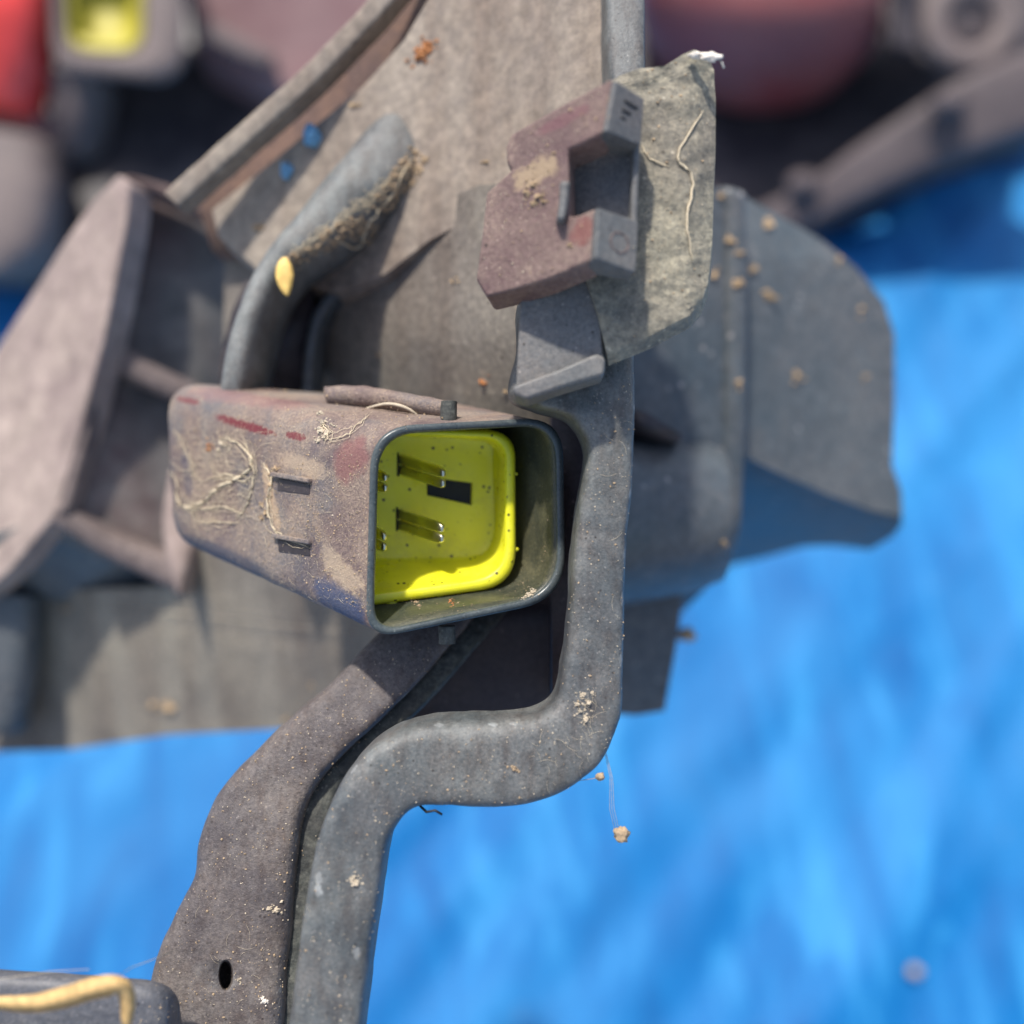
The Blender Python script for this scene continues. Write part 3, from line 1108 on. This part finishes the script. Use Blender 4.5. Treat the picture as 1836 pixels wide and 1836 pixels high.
# ------------------------------------------------------------------ dust and debris
_b = bmesh.new()
bmesh.ops.create_icosphere(_b, subdivisions=1, radius=1)
_b.verts.index_update()
ICO_V = [v.co.copy() for v in _b.verts]
ICO_F = [[v.index for v in f.verts] for f in _b.faces]
_b.free()


def grains(name, regions, mat, label, count, rmin, rmax, kind='stuff'):
    bm = bmesh.new()
    tot = 0
    for (poly, w) in regions:
        xs = [p[0] for p in poly]
        ys = [p[1] for p in poly]
        c = int(count * w)
        k = 0
        tries = 0
        while k < c and tries < c * 6:
            tries += 1
            x = random.uniform(min(xs), max(xs))
            y = random.uniform(min(ys), max(ys))
            ins = False
            j = len(poly) - 1
            for i in range(len(poly)):
                if (poly[i][1] > y) != (poly[j][1] > y) and \
                        x < (poly[j][0] - poly[i][0]) * (y - poly[i][1]) / (poly[j][1] - poly[i][1]) + poly[i][0]:
                    ins = not ins
                j = i
            if not ins or noise.noise(Vector((x * 0.02, y * 0.02, w * 10))) < -0.25:
                continue
            h = hit(x, y)
            if not h:
                continue
            r = (rmin + (rmax - rmin) * random.random() ** 4) * MM
            sx, sy, sz = random.uniform(.6, 1.4), random.uniform(.6, 1.3), random.uniform(.5, 1)
            vv_ = []
            for q_ in ICO_V:
                jx = 1 + random.uniform(-.25, .25)
                vv_.append(bm.verts.new(h[0] + h[1] * r * 0.3 + Vector((q_.x * sx, q_.y * sy, q_.z * sz)) * r * jx))
            for f_ in ICO_F:
                bm.faces.new([vv_[i_] for i_ in f_])
            k += 1
    return link(name, bm, mat, label=label, kind=kind, sm=False)


strap_poly = [(1055, 700), (1140, 660), (1140, 860), (1122, 1150), (1112, 1310), (1060, 1390), (980, 1440), (860, 1455),
              (740, 1455), (690, 1520), (645, 1836), (520, 1836), (560, 1500), (640, 1360), (750, 1303), (990, 1290),
              (1020, 1100), (1050, 860)]
arm_poly = [(650, 1165), (815, 1160), (690, 1290), (560, 1430), (500, 1836), (250, 1836), (340, 1560), (380, 1430), (590, 1230)]
sock_poly = [(310, 720), (520, 685), (800, 750), (700, 780), (660, 880), (660, 1100), (350, 950), (305, 850)]
clip_poly = [(1100, 140), (910, 240), (860, 350), (860, 520), (1060, 465), (1060, 380), (1010, 390), (1010, 260), (1090, 230)]
fl_poly = [(1150, 130), (1240, 90), (1280, 150), (1265, 530), (1090, 630), (1080, 540), (1150, 480)]
grains('pale_dust', [(strap_poly, 0.26), (arm_poly, 0.22), (sock_poly, 0.32), (clip_poly, 0.10), (fl_poly, 0.10)],
       M['pale'], 'pale dust grains sprinkled over socket, straps and clip', 4200, 0.022, 0.12)
grains('brown_grit', [(strap_poly, 0.22), (arm_poly, 0.32), (sock_poly, 0.32), (clip_poly, 0.07), (fl_poly, 0.07)],
       M['dirt'], 'brown grit sprinkled over socket, straps and clip', 2600, 0.025, 0.18)
mouth_low = [(700, 1092), (860, 1072), (960, 1030), (985, 900), (1000, 1000), (985, 1050), (940, 1078), (730, 1118)]
grains('tan_grit', [([(465, 820), (570, 840), (575, 1000), (480, 980)], 0.5), ([(560, 960), (660, 900), (665, 1110), (590, 1060)], 0.35), ([(480, 680), (600, 690), (780, 745), (700, 760), (500, 715)], 0.15)], M['dirt'], 'tan grit gathered round the latch steps of the socket', 1300, 0.03, 0.13)
grains('socket_grit', [(mouth_low, 1.0)], M['dirt'], 'fine grit lying inside the socket mouth below the yellow insert',
       240, 0.03, 0.11)

MD = [(735, 262), (770, 285), (742, 330), (690, 385), (660, 440), (620, 425), (590, 450), (520, 478), (500, 470), (580, 415), (660, 370)]
grains('matted_dirt', [(MD, 1.0)], M['dirt'], 'matted brown dirt and fluff under the curved flange', 1500, 0.05, 0.45)
# cobweb threads on the socket's left end
bm = bmesh.new()
webs = [([(296, 828), (316, 862), (320, 895), (340, 910), (370, 895), (400, 870), (430, 856), (450, 838), (448, 815), (425, 795), (400, 785)], 0.22),
        ([(318, 770), (330, 800), (345, 830), (350, 860)], 0.06), ([(440, 790), (455, 840), (452, 880), (440, 915), (425, 930)], 0.14),
        ([(325, 905), (360, 912), (400, 908), (440, 925)], 0.10), ([(370, 860), (410, 850), (440, 862), (455, 850)], 0.10),
        ([(380, 930), (395, 890), (420, 865)], 0.06), ([(345, 905), (350, 930), (390, 935), (430, 938)], 0.05),
        ([(480, 905), (484, 930), (500, 955), (530, 972), (556, 978)], 0.09), ([(475, 830), (488, 860), (480, 900), (486, 930)], 0.16),
        ([(590, 790), (620, 782), (640, 766), (660, 745)], 0.07), ([(575, 760), (590, 775), (585, 795)], 0.1)]
for pts, r in webs:
    thread(bm, pts, r * 0.95, 0.2, 2.2)
    for _ in range(3):
        q = [(x + random.uniform(-9, 9), y + random.uniform(-9, 9)) for x, y in pts]
        thread(bm, q, 0.035, 0.25, 1.5)
for _ in range(210):
    x, y = random.uniform(470, 655), random.uniform(830, 1090)
    a = random.uniform(0, 6.28)
    l = random.uniform(6, 20)
    thread(bm, [(x, y), (x + l * .5 * math.cos(a), y + l * .5 * math.sin(a)),
                (x + l * math.cos(a + .15), y + l * math.sin(a + .15))], 0.013, 0.15, 0.8, 3)
for _ in range(160):
    x, y = random.uniform(320, 460), random.uniform(780, 945)
    a = random.uniform(0, 6.28)
    l = random.uniform(20, 60)
    thread(bm, [(x, y), (x + l * .5 * math.cos(a), y + l * .5 * math.sin(a)),
                (x + l * math.cos(a + .5), y + l * math.sin(a + .5))], 0.022, 0.3, 1.0)
link('cobweb', bm, M['web'], label='tan cobweb threads matted on the left end of the socket', kind='stuff')
bm = bmesh.new()
for _ in range(90):
    x, y = random.choice([(random.uniform(1035, 1070), random.uniform(1230, 1400)), (random.uniform(940, 1100), random.uniform(1320, 1430)),
                          (random.uniform(1100, 1138), random.uniform(650, 1150)), (random.uniform(1120, 1270), random.uniform(130, 560)),
                          (random.uniform(350, 500), random.uniform(1600, 1830))])
    a = random.uniform(0, 6.28)
    l = random.uniform(8, 36)
    thread(bm, [(x, y), (x + l * .5 * math.cos(a), y + l * .5 * math.sin(a)),
                (x + l * math.cos(a + .25), y + l * math.sin(a + .25))], 0.016, 0.12, 0.4, 4)
thread(bm, [(1258, 200), (1215, 280), (1240, 320), (1232, 400), (1240, 470)], 0.20, 0.2, 1.5)
thread(bm, [(1150, 262), (1165, 285), (1200, 300)], 0.10, 0.2, 1.2)
for _ in range(70):
    k = random.random()
    x, y = 735 - 215 * k, 290 + 165 * k
    thread(bm, [(x, y), (x + random.uniform(-22, 12), y + random.uniform(5, 30)), (x + random.uniform(-40, 10), y + random.uniform(5, 45))], 0.06, 0.2, 2, 4)
thread(bm, [(735, 285), (700, 350), (660, 400), (640, 440), (600, 430)], 0.22, 0.3, 3)
link('fluff', bm, M['web'], label='short pale fibres stuck to the straps and the clip', kind='stuff')


def clump(label, bits, mat, name='dirt_clump', cat='dirt', group=None):
    bm = bmesh.new()
    ref = Vector((0, 0, 0))
    for (x, y, r) in bits:
        for k in range(9):
            q = 0.85 if k == 0 else random.uniform(0.15, 0.5)
            dx, dy = (0, 0) if k == 0 else (random.gauss(0, r * 9), random.gauss(0, r * 9))
            h = hit(x + dx, y + dy)
            if h and k == 0:
                ref = h[0]
            if h and (h[0] - ref).length < 4.0 * MM:
                rr = r * q * 0.62
                blob(bm, h[0] + h[1] * rr * 0.2 * MM, rr * MM,
                     (random.uniform(.7, 1.3), random.uniform(.6, 1.2), random.uniform(.6, 1)),
                     x * 0.37 + y + k * 3.1, 1.0, 3 if k == 0 else 2)
    if len(bm.verts):
        return link(name, bm, mat, label=label, cat=cat, group=group, sm=False)
    bm.free()


clump('knobbly tan dirt clump on the upper side of the socket', [(575, 742, .75), (582, 758, .7), (576, 772, .95), (588, 776, .7), (572, 788, .7), (582, 784, .6)], M['pale'])
clump('fuzzy tan debris tuft on the top edge of the socket', [(530, 690, .8), (520, 695, .6), (545, 694, .6), (538, 688, .5), (552, 702, .5), (512, 702, .4)], M['dirt'], 'debris_tuft')
for o in COL.objects:
    if o.name.startswith('debris_tuft'):
        o['kind'] = 'stuff'
        del o['category']
clump('orange brown crumb in the cobweb on the socket', [(375, 798, .65), (376, 806, .6)], M['rust'], 'crumb', 'crumb')
clump('tan clod beside the orange crumb on the socket', [(398, 795, .7), (406, 800, .6), (392, 806, .5), (412, 806, .5)], M['pale'])
clump('brown dirt packed along the latch steps of the socket', [(488, 850, .7), (486, 870, .6), (482, 890, .5), (478, 920, .7), (470, 930, .6), (495, 840, .6), (470, 905, .5)], M['dirt'])
clump('rusty dirt wedged between socket rim and strap', [(1020, 770, .9), (1026, 790, .9), (1028, 815, .8), (1024, 838, .8), (1027, 855, .7), (1018, 780, .7), (1016, 905, .5)], M['rust'])
clump('pale crusty patch on the outer bend of the strap', [(1045, 1245, .6), (1055, 1260, .8), (1040, 1275, .6), (1050, 1290, .6), (1062, 1242, .5), (1035, 1262, .5)], M['pale'])
clump('brown crumb on the flat of the lower strap', [(921, 1377, .6), (927, 1381, .4)], M['dirt'], 'crumb', 'crumb')
clump('tan crumb on the lower edge of the strap bend', [(1036, 1402, .7), (1045, 1398, .5), (1030, 1408, .5)], M['dirt'], 'crumb', 'crumb')
clump('pale crumb beside the hole in the broad arm', [(428, 1757, .5), (496, 1632, .7), (483, 1628, .6)], M['pale'], 'crumb', 'crumb')
clump('white fleck low on the broad arm', [(475, 1795, .6), (470, 1790, .4)], M['white'], 'crumb', 'crumb')
clump('pale crumb on the lower right strap', [(637, 1583, .7), (632, 1576, .5)], M['pale'], 'crumb', 'crumb')
clump('sandy clods on the left face of the clip', [(958, 330, .7), (966, 352, .9), (955, 365, .6), (975, 362, .7), (945, 345, .6), (1022, 440, .5)], M['dirt'])
clump('tan crumb with a hole on the lower inner wall of the socket mouth', [(949, 1067, .6), (956, 1062, .6), (942, 1072, .45)], M['pale'], 'crumb', 'crumb')
clump('orange crumb at the bottom of the socket mouth', [(807, 1079, .5), (812, 1082, .4)], M['rust'], 'crumb', 'crumb')
clump('tan crumb at the bottom of the socket mouth', [(746, 1080, .5), (752, 1086, .35), (738, 1078, .35)], M['dirt'], 'crumb', 'crumb')
clump('pale speck on the grey wall above the socket', [(865, 684, .8)], M['rust'], 'crumb', 'crumb')
clump('orange rusty dirt near the upper left edge of the big panel', [(762, 92, 1.6), (770, 80, 1.3), (752, 104, 1.2)], M['rust'])


TREE_A = TREE
TREE = bvh([o for o in COL.objects if o.type == 'MESH' and o.name.split('.')[0] in
            ('cover_cap', 'cover_rib', 'cover_collar', 'cover_bulge', 'back_panel', 'lower_panel', 'curved_flange', 'panel_rim')])
bm = bmesh.new()
for x, y, r in ((1292, 352, 1.6), (1282, 490, 1.4), (1322, 455, 1.6), (1330, 505, 1.6), (1378, 405, 1.8), (1376, 525, 1.9), (1500, 470, 1.5),
                (1322, 690, 1.7), (1432, 680, 1.6), (1545, 560, 1.3), (1300, 970, 1.5), (1310, 430, 1.8), (1345, 480, 1.5), (1550, 675, 1.3),
                (470, 405, 1.6), (290, 1272, 2.0), (310, 1268, 1.8), (508, 1290, 1.0), (120, 1090, 1.6), (820, 500, .9), (680, 635, .8),
                (870, 290, .8), (985, 680, .6), (905, 700, .6), (640, 190, 1.4), (670, 85, 1.2), (640, 1240, .8), (560, 1230, .8)):
    for k in range(3):
        h = hit(x + random.gauss(0, r * 4), y + random.gauss(0, r * 3))
        if h:
            blob(bm, h[0] + h[1] * 0.1 * MM, r * (random.uniform(.35, .7) if k == 0 else 0.25) * MM, (random.uniform(.8, 1.6), random.uniform(.6, 1.2), .4), x + k, 1.2, 2)
link('leaf_bits', bm, M['rustpale'], label='tan crumbs and leaf bits scattered over the blurred back panels and right cover', kind='stuff', sm=False)
for i_, (x, y, r) in enumerate(((562, 246, 2.2), (516, 308, 1.6))):  # blue glints built as small solid blobs
    bm = bmesh.new()
    h = hit(x, y)
    if h:
        blob(bm, h[0] + h[1] * 0.4 * MM, r * MM, (.8, 1.1, .9), x, 0.5, 3)
        link('blue_glint', bm, M['blueglint'], label=('larger pale blue glint above the curved flange',
             'smaller pale blue glint left of the curved flange')[i_], cat='solid glint')
TREE = TREE_A


# hairs, straws, seed, cocoon
def leafy(name, label, cat, pts, w, mat, th=0.12, fold=0.3):
    """flat blade with real thickness through world points"""
    bm = bmesh.new()
    P_ = [Vector(p) for p in catmull([tuple(p) for p in pts], 8)]
    rings = []
    m_ = len(P_)
    for i, p in enumerate(P_):
        d = (P_[min(i + 1, m_ - 1)] - P_[max(i - 1, 0)]).normalized()
        s_ = d.cross(FW).normalized()
        nn = s_.cross(d).normalized()
        t = i / (m_ - 1)
        ww = w * MM * (0.25 + 0.75 * math.sin(math.pi * min(1, max(0.04, t))) ** 0.5) * (1 + 0.10 * noise.noise(p * 160))
        rings.append([p - s_ * ww, p - nn * fold * ww + s_ * 0, p + s_ * ww, p + nn * (th * MM - fold * ww)])
    bridge(bm, rings)
    return link(name, bm, mat, label=label, cat=cat)


h1, h2, h3, h4 = hit(655, 728, .6), hit(700, 722, 1.0), hit(730, 728, .7), hit(752, 742, .4)
leafy('straw', 'thin pale straw lying across the top of the socket', 'straw',
      [h[0] for h in (h1, h2, h3, h4) if h], 0.28, M['pale'], 0.2)
leafy('straw', 'folded tan straw lying on the crossbar at the lower left', 'straw',
      [W(-40, 1796, 122), W(50, 1800, 121.5), W(110, 1790, 121), W(170, 1772, 120.5), W(212, 1768, 121), W(228, 1790, 122), W(226, 1840, 123)],
      1.35, M['straw'], 0.22, 0.15)
bm = bmesh.new()
c = W(513, 496, 171.5)
res = bmesh.ops.create_uvsphere(bm, u_segments=14, v_segments=10, radius=1)
for v in res['verts']:
    q = v.co.copy()
    tz = q.z
    wdt = 1.35 * (1 - 0.35 * max(0, -tz))
    rg_ = 1 + 0.22 * noise.noise(Vector((q.x * 3, q.y * 3, tz * 1.5)))
    v.co = c + RT * (q.x * wdt * 1.15 * rg_ + -tz * 0.35 - 0.25 * abs(q.x)) * MM + FW * q.y * 0.8 * rg_ * MM + UP * (tz * 3.4 + 0.3 * q.x) * MM
link('seed', bm, M['seed'], label='yellow husk or seed hanging from the curved flange', cat='seed')
bm = bmesh.new()
c0 = W(1250, 98, 134.5)
blob(bm, c0, 0.7 * MM, (1.5, .6, .7), 3, .7, 3)
blob(bm, W(1277, 102, 134), 0.95 * MM, (1.4, .7, .6), 5, .6, 3)
tube(bm, [W(1284, 104, 134), W(1294, 112, 134), W(1298, 122, 134)], 0.16 * MM, 6)
link('cocoon', bm, M['white'], label='small white cocoon on the top corner of the clip flange', cat='cocoon')
# crumb hanging on a cobweb thread
bm = bmesh.new()
blob(bm, W(1115, 1498, 141), 1.15 * MM, (1, .9, 1), 11, .5, 3)
blob(bm, W(1108, 1492, 141), .55 * MM, (1, .9, 1), 15, .5, 2)
for dx in (-7, -3, 1):
    tube(bm, [W(1084 + dx * .3, 1340, 143), W(1098 + dx * .6, 1395, 142.5), W(1100 + dx, 1450, 142), W(1110 + dx, 1492, 141)], 0.035 * MM, 4)
link('hanging_crumb', bm, M['dirt'], label='brown crumb hanging on a cobweb thread below the strap bend', cat='crumb')
bm = bmesh.new()
blob(bm, W(1076, 1392, 141), .65 * MM, (1, .9, 1), 21, .5, 2)
tube(bm, [W(1036, 1400, 141.5), W(1064, 1396, 141.5), W(1076, 1392, 141)], 0.05 * MM, 4)
link('hanging_crumb', bm, M['dirt'], label='tiny tan crumb at the outer edge of the strap bend', cat='crumb')
bm = bmesh.new()
tube(bm, [W(748, 1440, 141), W(765, 1456, 140), W(780, 1453, 139), W(792, 1460, 139.5)], 0.2 * MM, 6)
link('hair_curl', bm, M['dark'], label='black curl of fibre under the lower strap', cat='fibre')
bm = bmesh.new()
tube(bm, [W(200, 1758, 127), W(235, 1735, 128), W(270, 1722, 132), W(310, 1705, 139)], 0.06 * MM, 5)
tube(bm, [W(-10, 1756, 128), W(40, 1750, 127), W(90, 1742, 127), W(160, 1738, 127)], 0.05 * MM, 5)
link('loose_hair', bm, M['pale'], label='fine pale hairs between crossbar and broad arm', cat='hair')

# ------------------------------------------------------------------ background parts on the tarp
def gp(px, py, h=0):
    return W(px, py, ground_d(px, py, h) / K)


def grp(px, py):
    p = gp(px, py)
    p.z = 0
    return p


K = 2.05
# red tail lamp, upper left corner
r = root('tail_lamp', 'bright red tail lamp at the upper left corner', 'tail lamp', grp(-40, 180))
bm = strap([(-260, -120, 72, -120, 352), (-260, 0, 62, 0, 354), (-260, 110, 48, 110, 360), (-260, 170, 30, 190, 366)],
           28, cross=40, n=6, exp=4, amp=0.3)
link('lens', bm, M['redlens'], r)
bm = strap([(-280, 150, 60, 175, 372), (-280, 240, 120, 235, 380), (-280, 330, 110, 300, 386)], 34, cross=30, n=5, amp=1, sc=30)
link('base', bm, M['mauve'], r)
# second lamp with yellow socket
r = root('headlamp', 'blurred second headlamp with a yellow socket, behind at the upper left', 'headlamp', grp(250, 330))
bm = bmesh.new()
o_ = ([(88, -110), (338, -110), (330, 150), (100, 130)], [40, 40, 60, 50])
i_ = ([(112, -100), (262, -100), (256, 96), (122, 92)], [30, 30, 40, 40])
rg = [[W(x - 10, y - 20, 395) for x, y in rquad(*o_)], [W(x, y, 355) for x, y in rquad(*o_)], [W(x, y, 353) for x, y in rquad(*inset(o_, 8))],
      [W(x, y, 353) for x, y in rquad(*inset(i_, -8))], [W(x, y, 356) for x, y in rquad(*i_)], [W(x, y, 372) for x, y in rquad(*i_)]]
bridge(bm, rg)
so = link('socket', bm, M['greyold'], r)
bm = bmesh.new()
bridge(bm, [[W(x, y, 371) for x, y in rquad(*inset(i_, 1))], [W(x, y, 357) for x, y in rquad(*inset(i_, 1))],
            [W(x, y, 357) for x, y in rquad(*inset(i_, 14))], [W(x - 6, y - 12, 366) for x, y in rquad(*inset(i_, 18))]])
link('insert', bm, M['shadeyellow'], so)
bm = strap([(70, 120, 180, 130, 372), (80, 200, 170, 205, 376), (60, 270, 150, 275, 382)], 22, cross=28, n=5, amp=1, sc=40)
link('stalk', bm, M['greyold'], r)
bm = plate([(150, 90), (420, 90), (640, 60), (600, 230), (420, 400), (300, 520), (60, 560), (50, 420), (90, 260)],
           lambda x, y: 402 - (y - 100) * 0.05, V(0, -8, 30), cuts=1)
link('body', bm, M['black'], r, bevel=4)
# mauve housing
r = root('lamp_housing', 'reddish brown dusty lamp housing behind the panel rim', 'lamp housing', grp(520, 200))
bm = plate([(320, -90), (900, -90), (900, 60), (640, 150), (530, 172), (440, 135), (345, 82)],
           lambda x, y: 372 + (y + 90) * 0.02, V(0, -4, 24), cuts=2, amp=2, sc=18)
ho = link('body', bm, M['mauve'], r, bevel=3)
bm = strap([(352, 60, 372, 30, 367), (420, 95, 436, 68, 368), (480, 120, 490, 96, 370)], 5, cross=20, n=5)
link('ledge', bm, M['greyold'], r)
# brown lump at the far left
r = link('lamp_cover', strap([(-200, 220, 60, 235, 360), (-200, 330, 78, 320, 356), (-200, 430, 60, 430, 352), (-200, 482, 20, 486, 352)],
         30, cross=30, n=6, amp=1.5, sc=25), M['greyold'], label='brown-grey blurred lamp cover at the left edge below the red lamp', cat='lamp cover')

# dusky red round lens, upper right
r = root('fog_lamp', 'round dusty dark-red lamp behind at the upper right', 'lamp', grp(1370, 300))
bm = bmesh.new()
prof = [(0, -30), (18, -29), (34, -25), (45, -18), (50, -10), (51, 0), (50, 14), (44, 30), (30, 42)]
cc = W(1375, -50, 388)
ax_ = (V(0.05, 0.55, -1)).normalized()
a1 = ax_.cross(RT).normalized()
a2 = ax_.cross(a1)
rings = [[cc + ax_ * (-z * MM * K) + (a1 * math.cos(2 * math.pi * k / 56) + a2 * math.sin(2 * math.pi * k / 56)) * max(rr_, 0.5) * MM * K
          for k in range(56)] for rr_, z in prof]
bridge(bm, rings)
link('lens', bm, M['duskred'], r)
bm = plate([(1150, 60), (1280, 175), (1420, 210), (1560, 110), (1600, 60), (1700, 130), (1640, 260), (1500, 340),
            (1420, 420), (1300, 390), (1200, 320), (1130, 200)], lambda x, y: 412 - (y - 60) * 0.03, V(0, -8, 26), cuts=1)
link('body', bm, M['black'], r, bevel=4)
# grey fitting with round hole and its diagonal leg
r = root('lamp_bracket', 'grey old lamp bracket with a round boss and a long diagonal leg, upper right', 'lamp bracket', grp(1600, 420))
bm = bmesh.new()
o_ = ([(1560, -100), (1860, -100), (1840, 105), (1590, 75)], [40, 40, 70, 40])
bridge(bm, [[W(x, y, 388) for x, y in rquad(*o_)], [W(x, y, 366) for x, y in rquad(*o_)], [W(x, y, 364) for x, y in rquad(*inset(o_, 8))]])
link('body', bm, M['greyold'], r)
bm = bmesh.new()
cc = W(1742, 40, 362)
rings = []
for rr_, z in ((18, 4), (18, 0), (16, -1.5), (9.5, -1.5), (8.5, 0), (8, 14)):
    rings.append([cc + (RT * math.cos(2 * math.pi * k / 36) + UP * math.sin(2 * math.pi * k / 36)) * rr_ * MM * K + FW * z * MM * K for k in range(36)])
bridge(bm, rings, cap0=False)
link('boss', bm, M['greyold'], r)
bm = bmesh.new()
bridge(bm, [[cc + (RT * math.cos(2 * math.pi * k / 24) + UP * math.sin(2 * math.pi * k / 24)) * 8.3 * MM * K + FW * z * MM * K for k in range(24)] for z in (4, 8)])
link('hole', bm, M['dark'], r)
bm = plate([(1600, -60), (1650, -60), (1650, 90), (1600, 80)], 361, V(0, 0, 6))
link('slot', bm, M['black'], r, bevel=1)
bm = strap([(1900, 60, 1990, 200, 352), (1760, 120, 1840, 240, 356), (1640, 190, 1700, 290, 362), (1520, 275, 1560, 350, 368),
            (1400, 350, 1430, 415, 374), (1240, 420, 1260, 470, 380)], 22, cross=36, n=8, amp=1.0, sc=40, exp=6)
link('leg', bm, M['leg'], r)
bm = bmesh.new()
blob(bm, W(1700, 185, 355), 6 * MM * K, (1.1, .8, .7), 3, .25, 3)
link('knob', bm, M['leg'], r)
bm = bmesh.new()
blob(bm, W(1440, 330, 370), 6 * MM * K, (1, .8, .7), 8, .25, 3)
link('knob', bm, M['leg'], r)
r = root('shade_filler', 'added long black scrap lying in shade behind the upper right lamp', 'filler', grp(1600, 300))  # added slab that shades the tarp and blacks out its gaps
bm = plate([(1120, -140), (1900, -140), (1900, 215), (1700, 290), (1560, 365), (1440, 420), (1300, 420), (1120, 300)],
           lambda x, y: 425 - (y + 140) * 0.05, V(0, -6, 18), cuts=1)
link('body', bm, M['black'], r, bevel=4)
r = root('gap_filler', 'added dark scrap panel under the lamps at the upper left', 'filler', grp(200, 200))  # added dark sheet covering bright gaps of tarp
bm = plate([(-120, -160), (900, -160), (900, 60), (640, 200), (420, 430), (300, 560), (110, 480), (60, 300), (-120, 260)],
           lambda x, y: 432 - (y + 140) * 0.05, V(0, -6, 14), cuts=1)
link('body', bm, M['black'], r, bevel=4)
# dirt on tarp
K = 1.0
for i, (x, y, s_) in enumerate(((1232, 1138, 2.2), (1640, 1742, 3.6))):
    bm = bmesh.new()
    blob(bm, W(x, y, 232 if i == 0 else ground_d(x, y) - 4), s_ * MM, (1, .8, .7), x, .5, 2)
    link('crumb', bm, M['dirt'], label=('tan crumb beside the grey tab right of the strap', 'lone brown crumb on the sunlit tarp at the lower right')[i], cat='crumb')
